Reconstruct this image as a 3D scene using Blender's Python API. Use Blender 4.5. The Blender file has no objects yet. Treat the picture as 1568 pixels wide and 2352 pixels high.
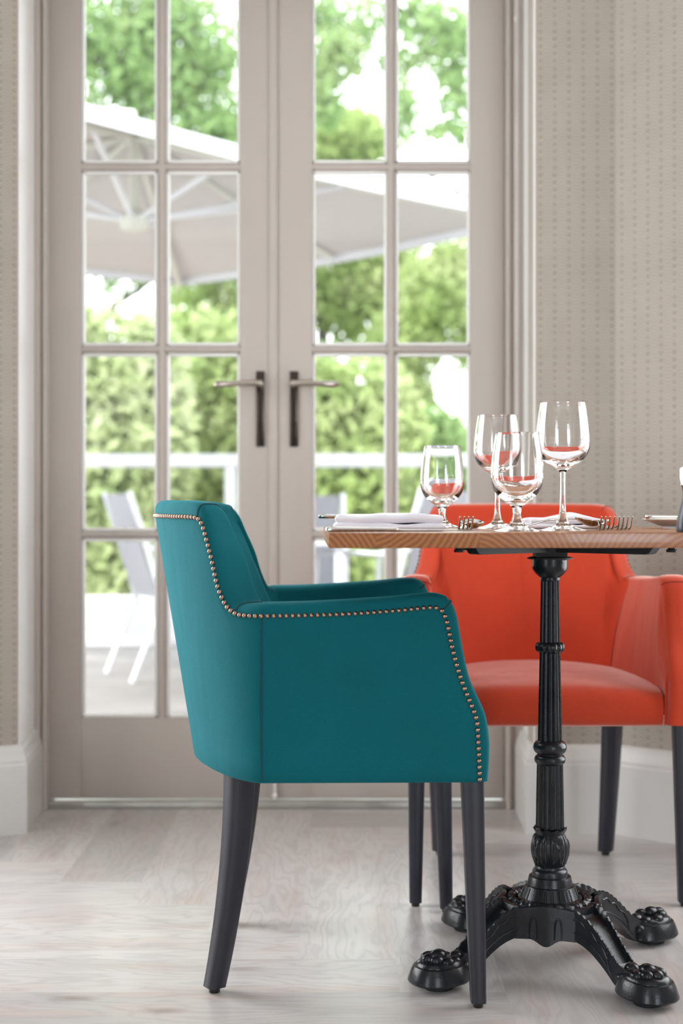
import bpy, bmesh, math, random
import numpy as np
from mathutils import Vector, Matrix

random.seed(7)
rng = np.random.default_rng(7)
PI = math.pi
scene = bpy.context.scene
COL = scene.collection

# ------------------------------------------------------------------ camera
FPX = 50.0 / 24.0 * 1568.0
CAMZ = 0.788
cam_data = bpy.data.cameras.new('camera')
cam_data.sensor_fit = 'HORIZONTAL'
cam_data.sensor_width = 24.0
cam_data.lens = 50.0
cam_data.clip_start = 0.05
cam_data.clip_end = 300
cam_data.dof.use_dof = True
cam_data.dof.focus_distance = 2.38
cam_data.dof.aperture_fstop = 2.9
cam = bpy.data.objects.new('camera', cam_data)
cam.location = (0, 0, CAMZ)
cam.rotation_euler = (PI / 2, 0, 0)
COL.objects.link(cam)
scene.camera = cam

# ------------------------------------------------------------------ light and exposure
vs = scene.view_settings
scene.display_settings.display_device = 'sRGB'
vs.view_transform = 'Standard'
vs.look = 'None'
vs.gamma = 1.0
vs.use_curve_mapping = False
vs.exposure = 0.0
try:
    scene.cycles.use_denoising = True
    scene.cycles.max_bounces = 24
    scene.cycles.transmission_bounces = 24
    scene.cycles.transparent_max_bounces = 24
    scene.cycles.diffuse_bounces = 5
    scene.cycles.glossy_bounces = 8
    scene.cycles.sample_clamp_indirect = 6.0
except Exception:
    pass

world = bpy.data.worlds.new('overcast_sky')
scene.world = world
world.use_nodes = True
wn = world.node_tree.nodes
wn['Background'].inputs['Color'].default_value = (0.93, 0.97, 1.0, 1)
wn['Background'].inputs['Strength'].default_value = 6.0


def sun(name, energy, direction, angle, color):
    l = bpy.data.lights.new(name, 'SUN')
    l.energy = energy
    l.angle = angle
    l.color = color
    o = bpy.data.objects.new(name, l)
    o.rotation_euler = Vector(direction).to_track_quat('-Z', 'Y').to_euler()
    o.location = (-4, -4, 9)
    COL.objects.link(o)


def area(name, loc, direction, sx, sy, energy, color):
    l = bpy.data.lights.new(name, 'AREA')
    l.shape = 'RECTANGLE'
    l.size = sx
    l.size_y = sy
    l.energy = energy
    l.color = color
    o = bpy.data.objects.new(name, l)
    o.location = loc
    o.rotation_euler = Vector(direction).to_track_quat('-Z', 'Y').to_euler()
    COL.objects.link(o)


sun('sun', 6.5, (0.45, 0.55, -0.80), 0.05, (1.0, 0.96, 0.88))
# daylight standing in unseen windows (bays, behind the camera); the left wall's is added fill
area('daylight_bay_left', (-1.386, 2.888, 1.24), (0.866, -0.5, -0.03), 0.98, 1.98, 40, (0.97, 0.985, 1.0))
area('daylight_bay_right', (1.440, 2.695, 1.24), (-0.866, -0.5, -0.03), 0.98, 1.98, 25, (0.97, 0.985, 1.0))
area('daylight_window_rear', (1.70, -2.74, 1.22), (-0.25, 1, 0), 1.1, 1.9, 50, (0.74, 0.87, 1.0))
area('front_fill_left', (-2.44, -1.50, 1.22), (1, 0.35, 0), 1.35, 1.9, 58, (0.84, 0.92, 1.0))  # front fill, standing in a left wall window added for it


# ------------------------------------------------------------------ material helpers
def srgb(r, g, b):
    def f(c):
        c /= 255.0
        return c / 12.92 if c <= 0.04045 else ((c + 0.055) / 1.055) ** 2.4
    return (f(r), f(g), f(b), 1.0)


class NT:
    def __init__(self, name):
        self.m = bpy.data.materials.new(name)
        self.m.use_nodes = True
        self.t = self.m.node_tree
        self.b = self.t.nodes['Principled BSDF']
        self.out = self.t.nodes['Material Output']

    def n(self, kind, **kw):
        nd = self.t.nodes.new(kind)
        for k, v in kw.items():
            setattr(nd, k, v)
        return nd

    def link(self, a, b):
        self.t.links.new(a, b)

    def put(self, sock, v):
        if isinstance(v, bpy.types.NodeSocket):
            self.link(v, sock)
        else:
            sock.default_value = v

    def math(self, op, a, b=None, c=None):
        nd = self.n('ShaderNodeMath', operation=op)
        self.put(nd.inputs[0], a)
        if b is not None:
            self.put(nd.inputs[1], b)
        if c is not None:
            self.put(nd.inputs[2], c)
        return nd.outputs[0]

    def noise(self, vec, scale, detail=3, rough=0.5, dist=0.0):
        nd = self.n('ShaderNodeTexNoise')
        if vec is not None:
            self.link(vec, nd.inputs['Vector'])
        nd.inputs['Scale'].default_value = scale
        nd.inputs['Detail'].default_value = detail
        nd.inputs['Roughness'].default_value = rough
        nd.inputs['Distortion'].default_value = dist
        return nd.outputs[0]

    def mapping(self, vec, scale=(1, 1, 1), loc=(0, 0, 0), rot=(0, 0, 0)):
        nd = self.n('ShaderNodeMapping')
        self.link(vec, nd.inputs['Vector'])
        nd.inputs['Scale'].default_value = scale
        nd.inputs['Location'].default_value = loc
        nd.inputs['Rotation'].default_value = rot
        return nd.outputs[0]

    def ramp(self, fac, stops):
        nd = self.n('ShaderNodeValToRGB')
        self.link(fac, nd.inputs[0])
        el = nd.color_ramp.elements
        el[0].position, el[0].color = stops[0]
        el[1].position, el[1].color = stops[-1]
        for p, c in stops[1:-1]:
            e = el.new(p)
            e.color = c
        return nd.outputs[0]

    def mix(self, fac, a, b, blend='MIX'):
        nd = self.n('ShaderNodeMix', data_type='RGBA', blend_type=blend)
        self.put(nd.inputs[0], fac)
        self.put(nd.inputs[6], a)
        self.put(nd.inputs[7], b)
        return nd.outputs[2]

    def coord(self, which='Object'):
        return self.n('ShaderNodeTexCoord').outputs[which]

    def xyz(self, vec):
        nd = self.n('ShaderNodeSeparateXYZ')
        self.link(vec, nd.inputs[0])
        return nd.outputs

    def bump(self, height, strength=0.3, dist=0.002):
        nd = self.n('ShaderNodeBump')
        self.link(height, nd.inputs['Height'])
        nd.inputs['Strength'].default_value = strength
        nd.inputs['Distance'].default_value = dist
        self.link(nd.outputs[0], self.b.inputs['Normal'])

    def set(self, **kw):
        for k, v in kw.items():
            self.put(self.b.inputs[k.replace('_', ' ')], v)
        return self


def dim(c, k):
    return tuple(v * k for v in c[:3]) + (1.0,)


def simple(name, col, rough=0.5, metal=0.0, var=0.06, scale=8, bump=0.0, bscale=200, **kw):
    t = NT(name)
    co = t.coord()
    nz = t.noise(co, scale, 3)
    dark = tuple(c * (1 - var) for c in col[:3]) + (1,)
    lite = tuple(min(1, c * (1 + var)) for c in col[:3]) + (1,)
    t.set(Base_Color=t.ramp(nz, [(0.3, dark), (0.7, lite)]), Roughness=rough, Metallic=metal, **kw)
    if bump:
        t.bump(t.noise(co, bscale, 2), bump, 0.001)
    return t.m


def fabric(name, col, sheen_tint, lite, sheen=0.14):
    t = NT(name)
    co = t.coord()
    big = t.noise(co, 5, 4, 0.55)
    fine = t.noise(co, 420, 2)
    c = t.ramp(big, [(0.3, tuple(v * 0.86 for v in col[:3]) + (1,)), (0.7, tuple(min(1, v * 1.12) for v in col[:3]) + (1,))])
    c = t.mix(t.math('MULTIPLY', fine, 0.35), c, lite)
    t.set(Base_Color=c, Roughness=0.85)
    t.b.inputs['Specular IOR Level'].default_value = 0.2
    t.b.inputs['Sheen Weight'].default_value = sheen
    t.b.inputs['Sheen Roughness'].default_value = 0.4
    t.b.inputs['Sheen Tint'].default_value = sheen_tint
    folds = t.noise(t.mapping(co, (1.0, 1.0, 0.35)), 14, 2)
    h = t.math('ADD', t.math('MULTIPLY', fine, 0.30), t.math('MULTIPLY', folds, 2.2))
    t.bump(h, 0.35, 0.004)
    return t.m


def wallpaper_mat():
    t = NT('chevron_wallpaper')
    x, y, z = t.xyz(t.coord())[0:3]
    per = 0.035
    tri = t.math('PINGPONG', x, per / 2)
    v = t.math('ADD', z, tri)
    s = t.math('SINE', t.math('MULTIPLY', v, 2 * PI / 0.0086))
    s = t.math('MULTIPLY_ADD', s, 0.5, 0.5)
    lines = t.math('SMOOTHSTEP' if False else 'POWER', s, 1.4)
    # small lozenges where the chevrons meet
    px = t.math('PINGPONG', t.math('ADD', x, per / 2), per / 2)
    pz = t.math('PINGPONG', z, 0.0093)
    d = t.math('ADD', px, pz)
    dot = t.math('LESS_THAN', d, 0.0062)
    big = t.noise(t.coord(), 9, 4, 0.6)
    amt = t.math('MULTIPLY', t.math('POWER', lines, 1.0), t.math('MULTIPLY_ADD', big, 0.5, 0.42))
    amt = t.math('MAXIMUM', amt, t.math('MULTIPLY', dot, 0.40))
    c = t.mix(amt, srgb(180, 172, 162), srgb(98, 88, 74))
    t.set(Base_Color=c, Roughness=0.55)
    t.b.inputs['Specular IOR Level'].default_value = 0.3
    return t.m


def floor_mat():
    t = NT('whitewashed_herringbone_planks')
    uv = t.coord('UV')
    attr = t.n('ShaderNodeAttribute')
    attr.attribute_name = 'plank_tone'
    tone = attr.outputs['Fac']
    warp = t.noise(t.mapping(uv, (1.3, 6.0, 1)), 1.6, 3, 0.5)
    across = t.xyz(uv)[1]
    ringv = t.math('ADD', t.math('MULTIPLY', across, 16.0), t.math('MULTIPLY', warp, 9.0))
    ring = t.math('MULTIPLY_ADD', t.math('SINE', t.math('MULTIPLY', ringv, 9.0)), 0.5, 0.5)
    ring = t.math('POWER', ring, 3.0)
    fine = t.noise(t.mapping(uv, (4, 160, 1)), 1.0, 4, 0.6)
    base = t.ramp(tone, [(0.0, srgb(172, 167, 164)), (0.5, srgb(188, 183, 180)), (1.0, srgb(200, 195, 192))])
    patch = t.noise(t.mapping(uv, (2.2, 9, 1), (3, 1, 0)), 1.5, 3, 0.6)
    pink = t.ramp(patch, [(0.50, (0, 0, 0, 1)), (0.74, (1, 1, 1, 1))])
    c = t.mix(t.math('MULTIPLY', pink, 0.55), base, srgb(186, 156, 144))
    grey = t.ramp(t.noise(t.mapping(uv, (1.6, 7, 1), (9, 4, 0)), 2.0, 3, 0.6), [(0.45, (0, 0, 0, 1)), (0.75, (1, 1, 1, 1))])
    c = t.mix(t.math('MULTIPLY', grey, 0.30), c, srgb(136, 134, 137))
    c = t.mix(t.math('MULTIPLY', ring, 0.24), c, srgb(116, 110, 109))
    thin = t.ramp(t.noise(t.mapping(uv, (2.5, 420, 1), (5, 2, 0)), 1.0, 3, 0.7), [(0.50, (0, 0, 0, 1)), (0.72, (1, 1, 1, 1))])
    c = t.mix(t.math('MULTIPLY', thin, 0.20), c, srgb(112, 107, 106))
    c = t.mix(t.math('MULTIPLY', fine, 0.20), c, srgb(206, 203, 201))
    # knots
    vor = t.n('ShaderNodeTexVoronoi')
    t.link(t.mapping(uv, (2.6, 7.0, 1)), vor.inputs['Vector'])
    vor.inputs['Scale'].default_value = 1.0
    knot = t.ramp(vor.outputs['Distance'], [(0.03, (1, 1, 1, 1)), (0.13, (0, 0, 0, 1))])
    c = t.mix(t.math('MULTIPLY', knot, 0.55), c, srgb(112, 90, 80))
    t.set(Base_Color=c, Roughness=t.math('MULTIPLY_ADD', fine, 0.05, 0.26))
    t.b.inputs['Specular IOR Level'].default_value = 0.6
    t.bump(t.math('ADD', fine, t.math('MULTIPLY', ring, 0.4)), 0.05, 0.001)
    return t.m


def oak_mat():
    t = NT('laminated_oak')
    x, y, z = t.xyz(t.coord())[0:3]
    idx = t.math('FLOOR', t.math('DIVIDE', t.math('ADD', x, 0.017), 0.153))
    wn1 = t.n('ShaderNodeTexWhiteNoise', noise_dimensions='1D')
    t.link(idx, wn1.inputs['W'])
    r1 = t.xyz(wn1.outputs['Color'])
    cx = t.math('MULTIPLY', t.math('SUBTRACT', t.math('MULTIPLY', t.math('GREATER_THAN', r1[0], 0.5), 2.0), 1.0), 0.115)
    cz = t.math('MULTIPLY_ADD', r1[1], 0.05, 0.085)
    lx = t.math('SUBTRACT', t.math('SUBTRACT', x, t.math('MULTIPLY', idx, 0.153)), 0.06)
    dx = t.math('SUBTRACT', lx, cx)
    sgn = t.math('SUBTRACT', t.math('MULTIPLY', t.math('GREATER_THAN', r1[2], 0.5), 2.0), 1.0)
    dz = t.math('ADD', t.math('SUBTRACT', z, 0.7465), t.math('MULTIPLY', cz, sgn))
    wob = t.noise(t.mapping(t.coord(), (14, 1.2, 14)), 1.0, 3)
    r = t.math('SQRT', t.math('ADD', t.math('POWER', dx, 2.0), t.math('POWER', dz, 2.0)))
    rr = t.math('MULTIPLY_ADD', wob, 0.02, r)
    ring = t.math('MULTIPLY_ADD', t.math('SINE', t.math('MULTIPLY', rr, 2 * PI / 0.0082)), 0.5, 0.5)
    ring2 = t.math('MULTIPLY_ADD', t.math('SINE', t.math('MULTIPLY', rr, 2 * PI / 0.0031)), 0.5, 0.5)
    ang = t.math('ARCTAN2', dz, dx)
    comb = t.n('ShaderNodeCombineXYZ')
    t.link(t.math('MULTIPLY', ang, 60.0), comb.inputs[0])
    t.link(t.math('MULTIPLY', rr, 25.0), comb.inputs[1])
    t.link(t.math('MULTIPLY', y, 8.0), comb.inputs[2])
    rays = t.noise(comb.outputs[0], 2.2, 2)
    rays = t.ramp(rays, [(0.56, (0, 0, 0, 1)), (0.66, (1, 1, 1, 1))])
    f = t.math('ADD', t.math('MULTIPLY', ring, 0.5), t.math('MULTIPLY_ADD', ring2, 0.22, 0.12))
    c = t.ramp(f, [(0.05, srgb(112, 62, 30)), (0.5, srgb(148, 90, 48)), (0.95, srgb(174, 116, 66))])
    c = t.mix(t.math('MULTIPLY', rays, 0.22), c, srgb(176, 124, 80))
    c = t.mix(t.math('MULTIPLY', r1[0], 0.3), c, srgb(140, 86, 46))
    t.set(Base_Color=c, Roughness=0.30)
    t.b.inputs['Coat Weight'].default_value = 0.15
    t.b.inputs['Coat Roughness'].default_value = 0.08
    return t.m


def glass_mat(name, col=(1, 1, 1, 1), ior=1.5):
    t = NT(name)
    nz = t.noise(t.coord(), 30, 2)
    t.set(Base_Color=col, Roughness=t.math('MULTIPLY', nz, 0.002), IOR=ior)
    t.b.inputs['Transmission Weight'].default_value = 1.0
    return t.m


def pane_mat():
    t = NT('window_glass')
    gl = t.n('ShaderNodeBsdfGlossy')
    gl.inputs['Roughness'].default_value = 0.0
    tr = t.n('ShaderNodeBsdfTransparent')
    nz = t.noise(t.coord(), 3, 2)
    t.link(t.ramp(nz, [(0.0, (0.965, 0.975, 0.97, 1)), (1.0, (0.985, 0.99, 0.985, 1))]), tr.inputs[0])
    fr = t.n('ShaderNodeFresnel')
    fr.inputs['IOR'].default_value = 1.45
    mx = t.n('ShaderNodeMixShader')
    t.link(fr.outputs[0], mx.inputs[0])
    t.link(tr.outputs[0], mx.inputs[1])
    t.link(gl.outputs[0], mx.inputs[2])
    t.link(mx.outputs[0], t.out.inputs['Surface'])
    return t.m


def leaf_mat(name, a, b, c, trans=0.52, scale=1.3):
    t = NT(name)
    co = t.coord()
    nz = t.noise(co, scale, 4, 0.6)
    fine = t.noise(co, 14, 2)
    f = t.math('ADD', t.math('MULTIPLY', nz, 0.75), t.math('MULTIPLY', fine, 0.25))
    colr = t.ramp(f, [(0.30, a), (0.5, b), (0.70, c)])
    df = t.n('ShaderNodeBsdfDiffuse')
    tl = t.n('ShaderNodeBsdfTranslucent')
    t.link(colr, df.inputs[0])
    t.link(colr, tl.inputs[0])
    mx = t.n('ShaderNodeMixShader')
    mx.inputs[0].default_value = trans
    t.link(df.outputs[0], mx.inputs[1])
    t.link(tl.outputs[0], mx.inputs[2])
    t.link(mx.outputs[0], t.out.inputs['Surface'])
    return t.m


def iron_mat():
    t = NT('black_cast_iron')
    co = t.coord()
    g = t.noise(co, 260, 2)
    w = t.noise(co, 14, 3)
    t.set(Base_Color=t.ramp(w, [(0.3, (0.006, 0.007, 0.009, 1)), (0.8, (0.018, 0.019, 0.023, 1))]),
          Roughness=t.math('MULTIPLY_ADD', w, 0.14, 0.20))
    t.b.inputs['Specular IOR Level'].default_value = 0.32
    t.bump(g, 0.22, 0.0012)
    return t.m


M = {}
M['wallpaper'] = wallpaper_mat()
M['floor'] = floor_mat()
M['oak'] = oak_mat()
M['glass'] = glass_mat('clear_crystal')
M['pane'] = pane_mat()
M['iron'] = iron_mat()
M['iron_matt'] = simple('black_painted_iron', srgb(20, 20, 22), 0.62, var=0.15, scale=60)
M['paint'] = simple('warm_grey_door_paint', srgb(181, 172, 164), 0.42, var=0.02, scale=3)
M['white_paint'] = simple('white_trim_paint', srgb(232, 231, 228), 0.4, var=0.02, scale=3)
M['skirting'] = simple('skirting_paint', srgb(205, 202, 198), 0.4, var=0.02, scale=3)
M['ceiling'] = simple('ceiling_paint', srgb(240, 238, 234), 0.7, var=0.02)
M['teal'] = fabric('teal_velvet', srgb(0, 80, 88), (0.05, 0.85, 1.0, 1), srgb(0, 116, 126))
M['teal_dark'] = simple('teal_piping', srgb(6, 52, 62), 0.8)
M['orange'] = fabric('orange_wool', srgb(184, 52, 22), (1.0, 0.74, 0.66, 1), srgb(206, 92, 66), 1.0)
M['orange_dark'] = simple('orange_piping', srgb(130, 38, 22), 0.8)
M['leg'] = simple('black_stained_wood', srgb(31, 31, 41), 0.42, var=0.12, scale=20, bump=0.08, bscale=90)
M['nail'] = simple('antique_brass_nail', srgb(150, 122, 106), 0.18, metal=1.0, var=0.25, scale=150)
M['glide'] = simple('dark_glide', srgb(40, 34, 32), 0.35, metal=0.4)
M['rubber'] = simple('black_rubber', srgb(18, 18, 19), 0.6)
M['steel'] = simple('polished_steel', srgb(205, 203, 200), 0.12, metal=1.0, var=0.04, scale=30)
M['bronze'] = simple('dark_bronze', srgb(70, 62, 56), 0.22, metal=1.0, var=0.1, scale=20)
M['nickel'] = simple('aged_nickel', srgb(188, 178, 168), 0.2, metal=1.0, var=0.06, scale=30)
M['linen'] = simple('white_linen', srgb(232, 230, 238), 0.85, var=0.02, scale=40, bump=0.15, bscale=700)
M['china'] = simple('white_china', srgb(240, 236, 230), 0.15, var=0.01)
M['mill'] = simple('dark_blue_mill_body', srgb(44, 50, 66), 0.3, var=0.15, scale=30)
M['threshold'] = simple('worn_aluminium', srgb(168, 166, 160), 0.4, metal=0.6, var=0.15, scale=12)
M['chain'] = simple('white_bead', srgb(226, 222, 218), 0.35)
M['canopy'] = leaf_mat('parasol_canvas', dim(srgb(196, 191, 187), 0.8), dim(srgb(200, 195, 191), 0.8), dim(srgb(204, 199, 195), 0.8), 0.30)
M['garden_white'] = simple('white_aluminium_outdoors', srgb(190, 190, 194), 0.4, var=0.03)
M['white_metal'] = simple('white_aluminium', srgb(236, 236, 238), 0.35, var=0.03)
M['parasol_rib'] = simple('cream_aluminium', dim(srgb(228, 228, 214), 0.6), 0.4, var=0.03)
M['sling'] = simple('grey_mesh_sling', dim(srgb(168, 168, 176), 0.5), 0.7, var=0.08, scale=60)
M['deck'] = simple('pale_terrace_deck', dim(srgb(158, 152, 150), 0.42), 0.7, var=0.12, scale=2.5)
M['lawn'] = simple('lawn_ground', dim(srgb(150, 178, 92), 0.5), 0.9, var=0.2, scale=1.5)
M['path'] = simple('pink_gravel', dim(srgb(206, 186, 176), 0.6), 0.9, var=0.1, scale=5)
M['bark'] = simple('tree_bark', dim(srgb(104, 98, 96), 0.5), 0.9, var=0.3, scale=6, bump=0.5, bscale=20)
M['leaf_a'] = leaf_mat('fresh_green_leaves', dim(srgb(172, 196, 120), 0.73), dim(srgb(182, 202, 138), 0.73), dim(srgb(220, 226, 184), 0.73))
M['leaf_b'] = leaf_mat('deep_green_leaves', dim(srgb(150, 180, 118), 0.73), dim(srgb(156, 188, 128), 0.73), dim(srgb(200, 214, 164), 0.73))
M['leaf_c'] = leaf_mat('pale_green_leaves', dim(srgb(170, 194, 134), 0.73), dim(srgb(200, 214, 164), 0.73), dim(srgb(230, 233, 206), 0.73))


# ------------------------------------------------------------------ mesh helpers
class MB:
    def __init__(self):
        self.v, self.f = [], []

    def add(self, verts, faces):
        o = len(self.v)
        self.v += [tuple(p) for p in verts]
        self.f += [tuple(i + o for i in f) for f in faces]
        return self

    def box(self, x0, x1, y0, y1, z0, z1, mat=None, ch=0.0):
        bm = bmesh.new()
        bmesh.ops.create_cube(bm, size=1.0)
        for v in bm.verts:
            v.co = Vector((x0 + (v.co.x + .5) * (x1 - x0), y0 + (v.co.y + .5) * (y1 - y0), z0 + (v.co.z + .5) * (z1 - z0)))
        if ch:
            bmesh.ops.bevel(bm, geom=list(bm.edges), offset=ch, segments=2, profile=0.6, affect='EDGES')
        self.bm(bm, mat)
        return self

    def bm(self, bm, mat=None):
        bm.verts.index_update()
        vs_ = [(mat @ v.co if mat else v.co).copy() for v in bm.verts]
        fs = [[v.index for v in f.verts] for f in bm.faces]
        bm.free()
        return self.add(vs_, fs)

    def loft(self, rings, closed=True, cap0=True, cap1=True):
        n = len(rings[0])
        vs_ = [p for r in rings for p in r]
        fs = []
        for i in range(len(rings) - 1):
            for j in range(n if closed else n - 1):
                k = (j + 1) % n
                fs.append((i * n + j, i * n + k, (i + 1) * n + k, (i + 1) * n + j))
        if cap0 and closed:
            fs.append(tuple(range(n - 1, -1, -1)))
        if cap1 and closed:
            b = (len(rings) - 1) * n
            fs.append(tuple(b + j for j in range(n)))
        return self.add(vs_, fs)

    def lathe(self, prof, seg=48, c=(0, 0, 0), mod=None, cap0=False, cap1=False):
        rings = []
        for r, z in prof:
            ring = []
            for j in range(seg):
                a = 2 * PI * j / seg
                rr = mod(r, z, a) if mod else r
                ring.append((c[0] + rr * math.cos(a), c[1] + rr * math.sin(a), c[2] + z))
            rings.append(ring)
        return self.loft(rings, True, cap0, cap1)

    def tube(self, path, r, seg=10, caps=True, flat=1.0):
        pts = [Vector(p) for p in path]
        rs = r if isinstance(r, (list, tuple)) else [r] * len(pts)
        rings = []
        up = Vector((0, 0, 1))
        prev = None
        for i, p in enumerate(pts):
            t = (pts[min(i + 1, len(pts) - 1)] - pts[max(i - 1, 0)]).normalized()
            if prev is None:
                a = up if abs(t.dot(up)) < 0.9 else Vector((1, 0, 0))
                s = t.cross(a).normalized()
            else:
                s = (prev - t * prev.dot(t)).normalized()
            prev = s
            w = t.cross(s)
            rings.append([p + (s * math.cos(2 * PI * k / seg) + w * math.sin(2 * PI * k / seg) * flat) * rs[i] for k in range(seg)])
        return self.loft(rings, True, caps, caps)

    def ball(self, c, r, seg=12, sc=(1, 1, 1), rot=None):
        bm = bmesh.new()
        bmesh.ops.create_uvsphere(bm, u_segments=seg, v_segments=max(6, seg // 2 + 2), radius=r)
        m = Matrix.Translation(c) @ (rot.to_4x4() if rot else Matrix.Identity(4)) @ Matrix.Diagonal((*sc, 1))
        return self.bm(bm, m)

    def build(self, name, mat, parent=None, smooth=True, ang=35):
        me = bpy.data.meshes.new(name)
        me.from_pydata(self.v, [], self.f)
        me.update()
        bm = bmesh.new()
        bm.from_mesh(me)
        bmesh.ops.recalc_face_normals(bm, faces=list(bm.faces))
        bm.to_mesh(me)
        bm.free()
        me.materials.append(mat)
        if smooth:
            me.shade_smooth()
            me.set_sharp_from_angle(angle=math.radians(ang))
        o = bpy.data.objects.new(name, me)
        COL.objects.link(o)
        if parent:
            o.parent = parent
        return o


def tag(o, label=None, cat=None, group=None, kind=None):
    if label: o['label'] = label
    if cat: o['category'] = cat
    if group: o['group'] = group
    if kind: o['kind'] = kind
    return o


def thing(name, label, cat, loc=(0, 0, 0), rz=0.0, group=None):
    o = bpy.data.objects.new(name, None)
    o.empty_display_size = 0.1
    o.location = loc
    o.rotation_euler = (0, 0, rz)
    COL.objects.link(o)
    return tag(o, label, cat, group)


def struct(o, label=None):
    o['kind'] = 'structure'
    if label: o['label'] = label
    return o


def copy_tree(o, parent=None):
    c = o.copy()
    COL.objects.link(c)
    c.parent = parent
    for ch in list(o.children):
        copy_tree(ch, c)
    return c


def catmull(P, n):
    P = np.array(P, float)
    d = np.r_[0, np.cumsum(np.linalg.norm(np.diff(P[:, :2], axis=0), axis=1) + 1e-6)]
    t = np.linspace(0, d[-1], n)
    out = np.zeros((n, P.shape[1]))
    m = np.zeros_like(P)
    for i in range(len(P)):
        a, b = max(i - 1, 0), min(i + 1, len(P) - 1)
        m[i] = (P[b] - P[a]) / (d[b] - d[a])
    for k, tt in enumerate(t):
        i = min(np.searchsorted(d, tt, 'right') - 1, len(P) - 2)
        h = d[i + 1] - d[i]
        u = (tt - d[i]) / h
        h00, h10 = 2 * u**3 - 3 * u**2 + 1, u**3 - 2 * u**2 + u
        h01, h11 = -2 * u**3 + 3 * u**2, u**3 - u**2
        out[k] = h00 * P[i] + h10 * h * m[i] + h01 * P[i + 1] + h11 * h * m[i + 1]
    return out


# ------------------------------------------------------------------ the room
YW = 3.50          # plane of the wall round the doors
YD = 3.80          # room face of the door leaves
H = 2.75
XL, XR = -0.793, 0.472
XC = 0.674         # where the right bay wall turns


def wall_panel(name, p0, p1, z0=0.0, z1=H, th=0.12, hole=None, side=1):
    """a wall from p0 to p1 seen from its room side, thickness going away from the room; hole=(a0,a1,b0,b1)"""
    d = Vector((p1[0] - p0[0], p1[1] - p0[1], 0))
    L = d.length
    mb = MB()
    if hole:
        a0, a1, b0, b1 = hole
        mb.box(0, a0, 0, th, z0, z1).box(a1, L, 0, th, z0, z1).box(a0, a1, 0, th, z0, b0).box(a0, a1, 0, th, b1, z1)
    else:
        mb.box(0, L, 0, th, z0, z1)
    o = mb.build(name, M['wallpaper'], smooth=False)
    o.location = (p0[0], p0[1], 0)
    o.rotation_euler = (0, 0, math.atan2(d.y, d.x))
    return struct(o)


LP = (-0.97, 3.398)    # the left bay: short facet, window facet, return, side wall
LW = (-1.62, 2.272)
LR = (-2.30, 1.60)
RP = (1.02, 3.214)
RW = (1.68, 2.071)
RR = (2.30, 1.45)
wall_panel('wall_bay_left', LP, (XL, YW))
wall_panel('wall_bay_window_left', LW, LP, hole=(0.14, 1.14, 0.24, 2.25))
wall_panel('wall_return_left', LR, LW)
wall_panel('wall_far', (XR, YW), (XC, YW), th=0.10)
wall_panel('wall_bay_right', (XC, YW), RP)
wall_panel('wall_bay_window_right', RP, RW, hole=(0.14, 1.14, 0.24, 2.25))
wall_panel('wall_return_right', RW, RR)
wall_panel('wall_left', (-2.30, -2.6), LR, hole=(0.40, 1.80, 0.24, 2.20))
wall_panel('wall_right', RR, (2.30, -2.6))
wall_panel('wall_rear', (2.30, -2.6), (-2.30, -2.6), hole=(0.06, 1.16, 0.24, 2.20))
# the wall over the doors
o = MB().box(XL - 0.02, XR + 0.02, YW, YW + 0.42, 2.36, H).build('wall_over_doors', M['wallpaper'], smooth=False)
struct(o)
struct(MB().box(-2.5, 2.5, -2.8, 4.0, H, H + 0.12).build('ceiling', M['ceiling'], smooth=False))

# deep white reveals either side of the doors
for nm, xa, xb, s in (('trim_reveal_left', XL, -0.812, -1), ('trim_reveal_right', XR, 0.480, 1)):
    mb = MB()
    vs_ = []
    for z in (0, 2.36):
        vs_ += [(xa, YW - 0.001, z), (xb, 3.765, z), (xb + s * 0.12, 3.765, z), (xa + s * 0.10, YW + 0.02, z)]
    mb.add(vs_, [(0, 1, 5, 4), (1, 2, 6, 5), (2, 3, 7, 6), (3, 0, 4, 7), (0, 3, 2, 1), (4, 5, 6, 7)])
    struct(mb.build(nm, M['white_paint'], smooth=False))

# walls beside the frame so no daylight leaks
struct(MB().box(-1.25, -0.812, 3.70, 3.86, 0, H).build('wall_jamb_left', M['white_paint'], smooth=False))
struct(MB().box(0.480, 0.92, 3.70, 3.86, 0, H).build('wall_jamb_right', M['white_paint'], smooth=False))

# floor: herringbone planks, one mesh, uv runs along each plank
PWD, NPL = 0.174, 6


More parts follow.
